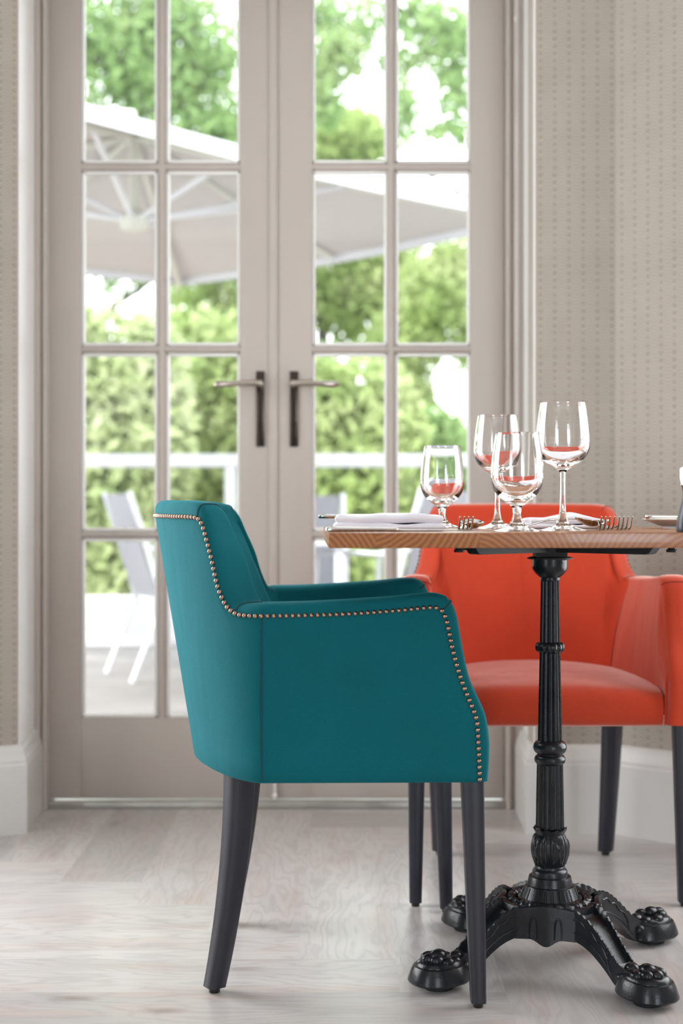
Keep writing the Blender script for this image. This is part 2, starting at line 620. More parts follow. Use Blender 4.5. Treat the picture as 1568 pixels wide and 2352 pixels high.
def herringbone():
    x_ref, y_ref = 0.096, 2.507
    vs_, fs, uvs, tones = [], [], [], []
    x0, x1, y0, y1 = -2.42, 2.42, -2.72, 4.02
    i0, i1 = int((x_ref - x1) / PWD) - NPL - 2, int((x_ref - x0) / PWD) + NPL + 2
    j0, j1 = int((y0 - y_ref) / PWD) - NPL - 2, int((y1 - y_ref) / PWD) + NPL + 3
    for i in range(i0, i1):
        for j in range(j0, j1):
            m = (i - j) % (2 * NPL)
            if m == 0:
                a, b, c, d, hor = i, i + NPL, j, j + 1, True
            elif m == 2 * NPL - 1:
                a, b, c, d, hor = i, i + 1, j, j + NPL, False
            else:
                continue
            xa, xb = x_ref - b * PWD, x_ref - a * PWD
            ya, yb = y_ref + (c - 1) * PWD, y_ref + (d - 1) * PWD
            xa, xb = max(x0, xa), min(x1, xb)
            ya, yb = max(y0, ya), min(y1, yb)
            if xb - xa < 1e-4 or yb - ya < 1e-4:
                continue
            k = len(vs_)
            vs_ += [(xa, ya, 0), (xb, ya, 0), (xb, yb, 0), (xa, yb, 0)]
            fs.append((k, k + 1, k + 2, k + 3))
            ou, ov = rng.random() * 40, rng.random() * 40
            for p in vs_[-4:]:
                uvs.append((p[0] + ou, p[1] + ov) if hor else (p[1] + ou, p[0] + ov))
            tones += [rng.random()] * 4
    me = bpy.data.meshes.new('floor')
    me.from_pydata(vs_, [], fs)
    ul = me.uv_layers.new(name='UVMap')
    for l in me.loops:
        ul.data[l.index].uv = uvs[l.vertex_index]
    at = me.attributes.new('plank_tone', 'FLOAT', 'POINT')
    for k, tv in enumerate(tones):
        at.data[k].value = tv
    me.materials.append(M['floor'])
    o = bpy.data.objects.new('floor', me)
    COL.objects.link(o)
    return struct(o)


herringbone()
struct(MB().box(-2.45, 2.45, -2.75, 3.9, -0.14, -0.002).build('floor_slab', M['deck'], smooth=False))


# skirting: moulded board following a plan line (outer profile towards the room)
SK = [(0.0, 0.0), (0.021, 0.0), (0.021, 0.168), (0.019, 0.172), (0.019, 0.180), (0.0155, 0.188), (0.0115, 0.199), (0.011, 0.205), (0.007, 0.212), (0.0, 0.216)]


def skirting(name, pts):
    """pts: plan polyline, the room on the right-hand side of travel"""
    P = [Vector((p[0], p[1], 0)) for p in pts]
    offs = []
    for i in range(len(P)):
        ds = []
        if i > 0: ds.append((P[i] - P[i - 1]).normalized())
        if i < len(P) - 1: ds.append((P[i + 1] - P[i]).normalized())
        ns = [Vector((d.y, -d.x, 0)) for d in ds]
        b = ns[0] if len(ns) == 1 else (ns[0] + ns[1]).normalized()
        k = 1.0 if len(ns) == 1 else 1.0 / max(0.3, b.dot(ns[0]))
        offs.append(b * k)
    rings = [[P[i] + offs[i] * a + Vector((0, 0, z)) for a, z in SK] for i in range(len(P))]
    o = MB().loft(rings, True, True, True).build(name, M['skirting'], ang=20)
    return struct(o)


skirting('baseboard_left', [LR, LW, LP, (XL, YW), (-0.812, 3.765)])
skirting('baseboard_right', [(0.480, 3.765), (XR, YW), (XC, YW), RP, RW, RR])
skirting('baseboard_side_left', [(-2.30, -2.6), LR])
skirting('baseboard_side_right', [RR, (2.30, -2.6)])
skirting('baseboard_rear', [(2.30, -2.6), (-2.30, -2.6)])

# door frame with beads
fr = MB()
for s, xa, xb in ((-1, -0.8118, -0.779), (1, 0.436, 0.4798)):
    fr.box(xa, xb, 3.772, 3.862, 0, 2.36, ch=0.002)
    inner = xb if s < 0 else xa
    outer = xa if s < 0 else xb
    fr.tube([(inner - (-s) * 0.008, 3.770, 0.0), (inner - (-s) * 0.008, 3.770, 2.34)], 0.0075, 12)
    fr.box(min(outer, outer - s * 0.016), max(outer, outer - s * 0.016), 3.757, 3.775, 0, 2.36, ch=0.002)
fr.box(-0.81, 0.478, 3.772, 3.862, 2.325, 2.36)
struct(fr.build('trim_door_frame', M['paint']))
th = MB().box(-0.779, 0.436, 3.775, 3.90, 0.0, 0.014, ch=0.003)
th.tube([(-0.779, 3.782, 0.014), (0.436, 3.782, 0.014)], 0.006, 10)
struct(th.build('trim_threshold', M['threshold']))

# the two glazed leaves
D_PX = FPX / YD


def px_x(px, d=YD): return (px - 784.0) / FPX * d
def px_z(py, d=YD): return CAMZ - (py - 1176.0) / FPX * d


ROWS = [(px_z(1649), px_z(1237)), (px_z(1219), px_z(811)), (px_z(793), px_z(392)), (px_z(373), px_z(-35))]


def door_leaf(name, x0, x1, cols, handle_px, lever_px, label, hlabel):
    root = bpy.data.objects.new(name, None)
    COL.objects.link(root)
    struct(root, label)
    ztop, zbot = 2.322, 0.022
    g0, g1 = cols[0][0], cols[-1][1]
    y0, y1 = YD, YD + 0.045
    f = MB()
    f.box(x0, g0, y0, y1, zbot, ztop, ch=0.002).box(g1, x1, y0, y1, zbot, ztop, ch=0.002)
    f.box(g0, g1, y0 + 0.0005, y1, zbot, ROWS[0][0], ch=0.001).box(g0, g1, y0 + 0.0005, y1, ROWS[-1][1], ztop, ch=0.001)
    f.build('frame', M['paint'], root)
    mt = MB()

    def bar(a0, a1, b0, b1):
        # glazing bar with a rounded nose towards the room
        vert = (b1 - b0) > (a1 - a0)
        prof = [(-0.5, 0.012), (-0.5, 0.008), (-0.36, 0.006), (-0.30, 0.001), (0.0, -0.002), (0.30, 0.001), (0.36, 0.006), (0.5, 0.008), (0.5, 0.012), (0.5, 0.040), (-0.5, 0.040)]
        ring0, ring1 = [], []
        for t, d in prof:
            if vert:
                x = (a0 + a1) / 2 + t * (a1 - a0)
                ring0.append((x, y0 + d, b0)); ring1.append((x, y0 + d, b1))
            else:
                z = (b0 + b1) / 2 + t * (b1 - b0)
                ring0.append((a0, y0 + d, z)); ring1.append((a1, y0 + d, z))
        mt.loft([ring0, ring1])
    for i in range(3):
        bar(g0, g1, ROWS[i][1], ROWS[i + 1][0])
    bar(cols[0][1], cols[1][0], ROWS[0][0], ROWS[-1][1])
    mt.build('glazing_bar', M['paint'], root, ang=50)
    # bead round each opening, then its pane
    bd = MB()
    for (a0, a1) in cols:
        for (b0, b1) in ROWS:
            w = 0.008
            ya, yb = y0 + 0.006, y0 + 0.022
            for box in ((a0, a0 + w, b0, b1), (a1 - w, a1, b0, b1), (a0, a1, b0, b0 + w), (a0, a1, b1 - w, b1)):
                bd.box(box[0], box[1], ya, yb, box[2], box[3], ch=0.0025)
    bd.build('glazing_bead', M['white_paint'], root)
    for (a0, a1) in cols:
        for (b0, b1) in ROWS:
            MB().box(a0 + 0.001, a1 - 0.001, y0 + 0.023, y0 + 0.027, b0 + 0.001, b1 - 0.001).build('pane', M['pane'], root, smooth=False)
    # lever handle on a long back plate
    hx = px_x(handle_px)
    hz0, hz1 = px_z(1026), px_z(853)
    hp = MB().box(hx - 0.0115, hx + 0.0115, y0 - 0.007, y0, hz0, hz1, ch=0.003).build('handle_plate', M['bronze'], root)
    zl = px_z(884)
    s = 1 if lever_px > handle_px else -1
    L = abs(px_x(lever_px) - hx)
    lv = MB()
    lv.tube([(hx, y0 - 0.004, zl), (hx, y0 - 0.050, zl)], [0.0105, 0.0095], 16)
    lv.tube([(hx - s * 0.006, y0 - 0.048, zl), (hx + s * 0.02, y0 - 0.051, zl), (hx + s * L * 0.55, y0 - 0.051, zl - 0.001), (hx + s * L * 0.9, y0 - 0.050, zl - 0.003), (hx + s * L, y0 - 0.048, zl - 0.003)],
            [0.0085, 0.009, 0.008, 0.009, 0.006], 14)
    lv.build('lever', M['nickel'], hp)
    cy = MB()
    zc = px_z(975)
    cy.tube([(hx, y0 - 0.011, zc), (hx, y0 - 0.004, zc)], 0.0085, 16)
    cy.tube([(hx, y0 - 0.010, zc - 0.012), (hx, y0 - 0.004, zc - 0.012)], 0.005, 12)
    cy.build('keyhole', M['bronze'], hp)
    tag(hp, hlabel)
    return root


door_leaf('door_1', px_x(112), px_x(627), [(px_x(187), px_x(361)), (px_x(382), px_x(551))], 598, 496,
          'left leaf of the pale grey glazed doors, eight panes', 'dark lever handle pointing left')
dl2 = door_leaf('door_2', px_x(629.5), px_x(1157), [(px_x(717), px_x(889)), (px_x(908), px_x(1080))], 675, 778,
                'right leaf of the pale grey glazed doors, eight panes', 'dark lever handle pointing right')
MB().box(px_x(618), px_x(637), YD - 0.006, YD, 0.022, 2.322, ch=0.0025).build('meeting_bead', M['paint'], dl2)
bolt = MB().tube([(px_x(632), YD - 0.012, 0.022), (px_x(632), YD - 0.012, 0.075)], 0.004, 10)
bolt.ball((px_x(632), YD - 0.014, 0.032), 0.008)
bolt.build('floor_bolt', M['chain'], dl2)

# beaded chain of a blind beside the doors
ch = MB()
zz, k = 2.36, 0
while zz > 0.9:
    for dx in (0.0, 0.0065):
        ch.ball((0.4565 + dx, 3.742, zz + (0.003 if dx else 0)), 0.0027, 6)
    zz -= 0.0062
ch.ball((0.459, 3.741, px_z(42, 3.74)), 0.0055, 10, (1, 1, 1.5))
ch.tube([(0.4598, 3.742, 2.37), (0.4598, 3.742, 0.9)], 0.0008, 5)
cho = ch.build('blind_chain', M['chain'])
tag(cho, 'white beaded blind chain hanging beside the right door frame', 'chain')

# windows in the other walls (seen only as daylight and reflections)
def window_frame(name, p0, along, w, z0, z1):
    f = MB()
    t = 0.05
    f.box(0, w, 0, 0.08, z0, z0 + t).box(0, w, 0, 0.08, z1 - t, z1).box(0, t, 0, 0.08, z0, z1).box(w - t, w, 0, 0.08, z0, z1)
    for k in range(1, 4):
        f.box(w * k / 4 - 0.018, w * k / 4 + 0.018, 0.02, 0.06, z0, z1)
    for k in range(1, 3):
        zc = z0 + (z1 - z0) * k / 3
        f.box(0, w, 0.02, 0.06, zc - 0.015, zc + 0.015)
    o = f.build(name, M['white_paint'], smooth=False)
    o.location = (p0[0], p0[1], 0)
    o.rotation_euler = (0, 0, along)
    struct(o)


window_frame('window_1', (LW[0] + 0.14 * 0.5, LW[1] + 0.14 * 0.866), PI / 3, 1.0, 0.24, 2.25)
window_frame('window_2', (RP[0] + 0.14 * 0.5, RP[1] - 0.14 * 0.866), -PI / 3, 1.0, 0.24, 2.25)
window_frame('window_3', (2.24, -2.6), PI, 1.1, 0.24, 2.20)
window_frame('fill_window_left', (-2.30, -2.2), PI / 2, 1.4, 0.24, 2.20)  # unseen window added to carry the front fill light


# ------------------------------------------------------------------ the armchairs
XS = -0.1267
YO = 0.29


def xb(z): return -0.2548 - 0.165 * (z - 0.355)
NSE = 1.52


def outer(p, z, side):
    """point and inward normal on the outside of the shell; side -1 is local -Y"""
    if p >= 0:
        bow = 0.004 * math.sin(PI * min(1, max(0, (z - .36) / .28)))
        return Vector((XS + p, side * (YO + bow), z)), Vector((0, -side, 0))
    th_ = -p
    a, b = XS - xb(z), YO
    s_, c_ = max(1e-6, math.sin(th_)), max(0.0, math.cos(th_))
    e = 2.0 / NSE
    pt = Vector((XS - a * s_ ** e, side * b * c_ ** e, z))
    n = Vector((s_ ** (2 - e) / a, -side * c_ ** (2 - e) / b, 0)).normalized()
    w = min(1.0, th_ / 0.12)
    n = (n * w + Vector((0, -side, 0)) * (1 - w)).normalized()
    return pt, n


def th_of(x, z): return -math.asin(max(0, min(1, (XS - x) / (XS - xb(z)))) ** (NSE / 2))


ARM_ST = [(0.2165, .362, .015, 0, .056), (.2150, .40, .019, 0, .056), (.2135, .43, .020, 0, .056), (.2107, .4616, .017, .004, .056),
          (.2004, .489, .016, .004, .056), (.1867, .5235, .015, .003, .056), (.173, .572, .018, .003, .056), (.165, .612, .019, .004, .056),
          (.160, .627, .018, .010, .056), (.153, .6355, .014, .018, .056), (.142, .6375, .004, .022, .056), (.08, .632, 0, .022, .058),
          (.011, .6275, 0, .022, .060), (-.06, .625, 0, .021, .064), (XS, .624, 0, .0205, .068)]
BACK_ST = [(XS, .624, 0, .0205, .068), (-.150, .6242, .003, .019, .067), (-.168, .6262, .008, .016, .066), (-.1825, .636, .012, .010, .065),
           (-.192, .652, .014, .006, .064), (-.2, .673, .014, .005, .063), (-.208, .708, .014, .005, .059), (-.2195, .750, .012, .006, .050),
           (-.2255, .768, .010, .013, .046), (-.2315, .7765, .004, .021, .045), (-.245, .7795, .001, .026, .048)]


def stations(side_list, curved):
    out = []
    for x, z, ex, ez, T in side_list:
        p = x - XS if not curved else th_of(x, z)
        out.append((p, z, ex, ez, T))
    return out


arm_c = catmull([(p * 1.0, z, ex, ez, T) for p, z, ex, ez, T in stations(ARM_ST, False)], 90)
bk = stations(BACK_ST, True)
for th_deg, z in ((55, .7805), (66, .7812), (78, .7818), (90, .782)):
    bk.append((-math.radians(th_deg), z, 0.0, .027, .052 + .016 * (th_deg - 50) / 40))
# scale theta so that arc length is comparable while resampling
bk_s = [(p * 0.22, z, ex, ez, T) for p, z, ex, ez, T in bk]
back_c = catmull(bk_s, 100)
back_c[:, 0] /= 0.22
back_c[0, 0] = -1e-6


def cap_profile(n=14):
    out = []
    for i in range(n + 1):
        ph = PI * i / n
        c = math.cos(ph)
        a = (1 - math.copysign(abs(c) ** 0.62, c)) / 2
        e = max(0.0, math.sin(ph)) ** 0.5
        out.append((e, a))
    return out


CAP = cap_profile()


def section(st, side, zin=0.42):
    p, z, ex, ez, T = st
    N, n = outer(p, z, side)
    E = Vector((ex, 0, ez))
    if p < 0 and ex:
        pass
    pts = []
    # underside return, outer panel from the bottom up
    base, nb = outer(p, 0.362, side)
    pts.append(base + nb * 0.03 + Vector((0, 0, -0.001)))
    pts.append(base + nb * 0.006 + Vector((0, 0, -0.002)))
    rows = 12
    for k in range(rows):
        zz_ = 0.364 + (z - 0.364) * k / (rows - 1) if z > 0.366 else z - 0.0001 * (rows - k)
        q, nq = outer(p, zz_, side)
        pts.append(q)
    # the welt: leaves the outside just above the nails, rolls over to the inside
    for e, a in CAP[1:]:
        pts.append(N - n * (0.003 * math.sin(PI * a)) + E * e + n * (T * a))
    # inside face down to the seat
    top = N + n * T
    zb = min(zin, z - 0.002)
    q, nq = outer(p, zb, side)
    if p >= 0:
        Tb = 0.060 + 0.085 * (1 - min(1, p / 0.33)) ** 1.5
    else:
        Tb = 0.145 - 0.02 * min(1, -p / 1.2)
    bot = q + (nq * min(1, max(0, -p) / 0.25) + Vector((0, -side, 0)) * (1 - min(1, max(0, -p) / 0.25))).normalized() * Tb
    for k in range(1, 9):
        u = k / 8
        pt = top.lerp(bot, u)
        pt += n * ((0.004 + 0.010 * min(1, max(0, -p) / 0.5)) * math.sin(PI * u))
        pts.append(pt)
    return pts


def make_leg_front(parent, side, mats):
    rings = []
    for k in range(9):
        u = k / 8
        z = 0.365 - (0.365 - 0.008) * u
        cx = 0.2075 + 0.0095 * u
        w = 0.0178 - 0.0058 * u
        cy = side * (0.266 + 0.003 * u)
        c = 0.003
        rings.append([(cx + a, cy + b, z) for a, b in ((-w + c, -w), (w - c, -w), (w, -w + c), (w, w - c), (w - c, w), (-w + c, w), (-w, w - c), (-w, -w + c))])
    l = MB().loft(rings).build('leg', mats['leg'], parent, ang=60)
    MB().lathe([(0.008, 0), (0.0085, 0.006), (0.0085, 0.0085)], 14, (0.217, side * 0.269, 0), cap0=True, cap1=True).build('glide', M['glide'], l)


def make_leg_back(parent, side, mats):
    rings = []
    a = math.radians(33) * -side
    for k in range(15):
        u = k / 14
        z = 0.375 - (0.375 - 0.009) * u
        cx = -0.1655 - 0.006 * u - 0.036 * u ** 1.9
        cy = side * (0.200 - 0.012 * u + 0.002 * u * u)
        w = 0.0205 - 0.0058 * u
        c = 0.003
        ca, sa = math.cos(a), math.sin(a)
        ring = []
        for p, q in ((-w + c, -w), (w - c, -w), (w, -w + c), (w, w - c), (w - c, w), (-w + c, w), (-w, w - c), (-w, -w + c)):
            ring.append((cx + p * ca - q * sa, cy + p * sa + q * ca, z))
        rings.append(ring)
    l = MB().loft(rings).build('leg', mats['leg'], parent, ang=60)
    MB().lathe([(0.009, 0), (0.0095, 0.006), (0.0095, 0.0095)], 14, (-0.2075, side * 0.190, 0), cap0=True, cap1=True).build('glide', M['glide'], l)


def nail_mesh(mb, p, nrm, r=0.0041):
    rot = Vector((0, 0, 1)).rotation_difference(nrm).to_matrix()
    prof = [(r * 1.0, -0.0006), (r * 0.98, 0.0010), (r * 0.84, 0.0024), (r * 0.62, 0.0032), (r * 0.36, 0.0037), (r * 0.12, 0.0039)]
    m = MB().lathe(prof, 12, cap0=True, cap1=True)
    mb.add([Vector(p) + rot @ Vector(v) for v in m.v], m.f)


def nail_spots(side):
    pts = []
    for st in arm_c:
        pts.append(outer(st[0], st[1], side))
    for st in back_c[1:]:
        pts.append(outer(st[0], st[1], side))
    out, acc, nxt = [], 0.0, 0.004
    for a, b in zip(pts[:-1], pts[1:]):
        L = (b[0] - a[0]).length
        while L > 0 and acc + L >= nxt:
            u = (nxt - acc) / L
            out.append((a[0].lerp(b[0], u), -(a[1].lerp(b[1], u)).normalized()))
            nxt += 0.00985
        acc += L
    return out


def armchair(label, loc, rz, fab, dark, single_nails):
    root = thing('armchair', label, 'armchair', loc, rz)
    mats = {'leg': M['leg']}
    for side in (-1, 1):
        rings = [section(s, side) for s in arm_c]
        o = MB().loft(rings, closed=False).build('armrest', fab, root, ang=60)
        # crease where the arm turns down
        st = arm_c[int(len(arm_c) * 0.47)]
    rings = [section(s, -1) for s in back_c] + [section(s, 1) for s in back_c[::-1][1:]]
    back = MB().loft(rings, closed=False).build('backrest', fab, root, ang=60)
    # seams: upright seam between arm and back, piped seam over each wing and arm end
    for side in (-1, 1):
        def seam_at(st, dz):
            sec = section(st, side)[13:13 + 14]
            MB().tube([Vector(q) + Vector((0.0, side * dz, dz)) for q in sec], 0.0012, 6).build('seam', dark, back)
        pts = []
        for k in range(14):
            q, n = outer(0.0005, 0.364 + (0.621 - 0.364) * k / 13, side)
            pts.append(q - n * 0.0002)
        MB().tube(pts, 0.0011, 6).build('seam', dark, back)
        seam_at(min(back_c, key=lambda c: abs(c[1] - 0.7782) + (0 if c[0] > -0.7 else 9)), 0.0006)
        seam_at(min(back_c, key=lambda c: abs(c[1] - 0.6275) + (0 if c[0] > -0.6 else 9)), 0.0003)
        seam_at(min(arm_c, key=lambda c: abs(c[0] - (0.157 - XS)) + (0 if c[1] > 0.6 else 9)), 0.0)
    # seat cushion with a crowned front lip
    prof = [(0.100, .357), (0.203, .357), (0.213, .362), (.2195, .375), (.2215, .40), (.2195, .417), (.212, .430), (.196, .439), (.16, .446), (.10, .453), (.02, .457), (-.08, .457), (-.20, .452)]
    pc = catmull(prof, 48)
    rings = []
    ny = 25
    for x, z in pc:
        ring = []
        for j in range(ny):
            y = -0.2275 + 0.455 * j / (ny - 1)
            e = abs(y) / 0.2275
            f = max(0.0, (z - 0.40) / 0.057)
            ring.append((x - 0.004 * e ** 2 - (0.10 * e ** 3 if x < -0.1 else 0) * 0, y * (1 - 0.10 * max(0, (-x) / 0.2) ** 1.2), z - f * (0.018 * e ** 2.5)))
        rings.append(ring)
    MB().loft(rings, closed=False).build('seat', fab, root, ang=60)
    MB().box(-0.19, 0.20, -0.20, 0.20, 0.362, 0.40).build('seat_frame', M['leg'], root, smooth=False)
    for side in (-1, 1):
        make_leg_front(root, side, mats)
        make_leg_back(root, side, mats)
    near = nail_spots(-1)
    far = nail_spots(1)
    if single_nails:
        ind = near[:100]
        rest = near[100:] + far
        for p, n in ind:
            mb = MB()
            nail_mesh(mb, (0, 0, 0), n)
            o = mb.build('nail', M['nail'], root)
            o.location = p
    else:
        rest = near + far
    mb = MB()
    for p, n in rest:
        nail_mesh(mb, p, n)
    o = mb.build('nail_trim', M['nail'], root)
    o['kind'] = 'stuff'
    return root


armchair('teal velvet armchair with brass nail trim, side on in front of the doors', (-0.005, 2.53, 0), math.radians(1.2), M['teal'], M['teal_dark'], True)
armchair('orange upholstered armchair facing the camera behind the table', (0.417, 3.063, 0), -PI / 2, M['orange'], M['orange_dark'], False)


# ------------------------------------------------------------------ the pedestal table
TX, TY, ZT = 0.364, 2.485, 0.7575
KZ = 1331.0


def zc(py): return CAMZ - (py - 1176.0) / KZ


table = thing('bistro_table', 'oak topped bistro table on a black cast iron pedestal', 'table', (TX, TY, 0))
HT = 0.392
top = MB().box(-HT, HT, -HT, HT, ZT - 0.0225, ZT, ch=0.0016).build('tabletop', M['oak'], table, ang=40)
top.rotation_euler = (0, 0, math.radians(1.3))

# column with flutes
def flute(n, depth):
    def mod(r, z, a):
        return r - depth * abs(math.sin(n * a / 2)) ** 0.75
    return mod


colm = MB()
cup = [(0.0310, zc(1286)), (0.0310, zc(1300)), (0.0305, zc(1308)), (0.027, zc(1316)), (0.021, zc(1324)), (0.0172, zc(1328)), (0.0176, zc(1331)), (0.0178, zc(1334)), (0.0160, zc(1337))]
colm.lathe(cup, 40, cap0=True)
colm.lathe([(0.0158, zc(1334)), (0.0176, zc(1480))], 168, mod=flute(14, 0.0026))
colm.lathe([(0.0182, zc(1478)), (0.0215, zc(1479)), (0.0250, zc(1483)), (0.0258, zc(1490)), (0.0250, zc(1497)), (0.0215, zc(1501)), (0.0185, zc(1503))], 96, mod=lambda r, z, a: r - (0.0022 if r > 0.02 else 0) * (0.5 - 0.5 * math.cos(14 * a)))
colm.lathe([(0.0180, zc(1501)), (0.0212, zc(1709))], 168, mod=flute(14, 0.0031))


def ring_prof(r0, r1, ya, yb, n=10):
    return [(r0 + (r1 - r0) * math.sin(PI * i / n) ** 0.6, zc(ya + (yb - ya) * i / n)) for i in range(n + 1)]


colm.lathe(ring_prof(0.0215, 0.0292, 1707, 1738), 48)
colm.lathe([(0.0216, zc(1736)), (0.0216, zc(1742))], 48)
colm.lathe(ring_prof(0.0220, 0.0272, 1740, 1762), 48)
colm.lathe([(0.0229, zc(1760)), (0.0249, zc(1909))], 168, mod=flute(12, 0.0038))
# petal collar
pet = []
for (r, y) in ((0.0245, 1926), (0.0255, 1921), (0.0270, 1915), (0.0287, 1909), (0.0292, 1907), (0.0265, 1910), (0.0245, 1914)):
    ring = []
    for j in range(96):
        a = 2 * PI * j / 96
        lift = 5.0 * abs(math.sin(5 * a)) * max(0, (r - 0.0250) / 0.004)
        ring.append((r * math.cos(a), r * math.sin(a), zc(y + lift)))
    pet.append(ring)
colm.loft(pet, True, False, False)
# bulb with leaves
bulb = []
for i in range(19):
    u = i / 18
    r = 0.0242 + 0.0088 * math.sin(PI * min(1, u * 1.02) ** 0.92) ** 0.8
    bulb.append((r, zc(1922 + (1999 - 1922) * u)))


def leafmod(r, z, a):
    u = (zc(1922) - z) / (zc(1922) - zc(1999))
    s = abs(((a * 5 / (2 * PI)) % 1.0) - 0.5) * 2
    edge = math.sin(PI * u) ** 0.7
    d = edge - s
    rr = r + 0.0016 * math.exp(-(d / 0.09) ** 2)
    if d > 0:
        rr += 0.0009 * math.cos(s * 14) - 0.0004
    return rr


colm.lathe(bulb, 160, mod=leafmod)
colm.lathe([(0.0248, zc(1996)), (0.0262, zc(1999)), (0.0262, zc(2003)), (0.0292, zc(2006)), (0.0306, zc(2010)), (0.0308, zc(2033)), (0.030, zc(2036)), (0.0275, zc(2037)), (0.0275, zc(2042))], 48)
colo = colm.build('column', M['iron'], table, ang=40)

# foot casting: stepped cone, rope ring, plate
base_rot = math.radians(-13)
hub = MB()
hub.lathe([(0.030, 0.154), (0.0362, 0.153), (0.0372, 0.150), (0.0395, 0.139), (0.043, 0.1375), (0.0435, 0.136)], 56, cap0=True)
hub.lathe([(0.0432, 0.137), (0.0515, 0.117)], 200, mod=lambda r, z, a: r - 0.0018 * (1 if math.sin(26 * a) > 0.55 else 0))
hub.lathe([(0.0515, 0.118), (0.0555, 0.1165), (0.0565, 0.114), (0.057, 0.110), (0.084, 0.107), (0.084, 0.080), (0.05, 0.078)], 64)
rope = []
for i in range(145):
    A = 2 * PI * i / 144
    ring = []
    for j in range(12):
        B = 2 * PI * j / 12
        rr = 0.0078 + 0.0016 * math.cos(3 * (B + A * 9))
        ring.append(((0.0665 + rr * math.cos(B)) * math.cos(A), (0.0665 + rr * math.cos(B)) * math.sin(A), 0.1115 + rr * math.sin(B)))
    rope.append(ring)
hub.loft(rope, True, False, False)
# four concave aprons linking the legs
for q in range(4):
    a0 = base_rot + PI / 2 * q
    rings = []
    n = 40
    for i in range(n + 1):
        ph = a0 + (i / n - 0.5) * (PI / 2) * 0.64
        off = abs(i / n - 0.5) * 2
        r = 0.0830 + 0.0190 * off ** 2
        zt = 0.1185 - 0.0035 * off ** 2
        zb_ = 0.053 + 0.013 * (0.5 - 0.5 * math.cos(PI * min(1, off / 0.62)))
        c, s = math.cos(ph), math.sin(ph)
        rings.append([((r - 0.010) * c, (r - 0.010) * s, zt - 0.012), ((r - 0.007) * c, (r - 0.007) * s, zt), ((r + 0.0005) * c, (r + 0.0005) * s, zt + 0.001), ((r + 0.001) * c, (r + 0.001) * s, zt - 0.006),
                      ((r - 0.001 + 0.002) * c, (r + 0.001) * s, (zt + zb_) / 2), ((r + 0.003) * c, (r + 0.003) * s, zb_), ((r - 0.006) * c, (r - 0.006) * s, zb_)])
    hub.loft(rings, True, True, True)
    for sgn in (-1, 1):   # raised arch moulding on the apron
        pth = []
        for i in range(17):
            u = i / 16
            ang = a0 + sgn * (0.17 + 0.13 * (0.5 - 0.5 * math.cos(PI * u)) * 1.0)
            zz_ = 0.066 + 0.036 * math.sin(PI * u) ** 0.45 if 0 < u < 1 else 0.066
            off = abs(ang - a0) / (PI / 4 * 0.64)
            r = 0.0848 + 0.0190 * off ** 2
            pth.append((r * math.cos(ang), r * math.sin(ang), zz_))
        hub.tube(pth, 0.0016, 6)
hub.build('base_hub', M['iron'], table, ang=35)

LEGP = [(0.074, .1175, .066, .0345), (0.085, .1185, .068, .0335), (0.105, .114, .066, .029), (0.125, .1035, .058, .0245), (0.145, .088, .0455, .0215), (0.165, .0705, .0305, .0195), (0.182, .0565, .0165, .0185), (0.196, .048, .0105, .018), (0.215, .042, .010, .017)]


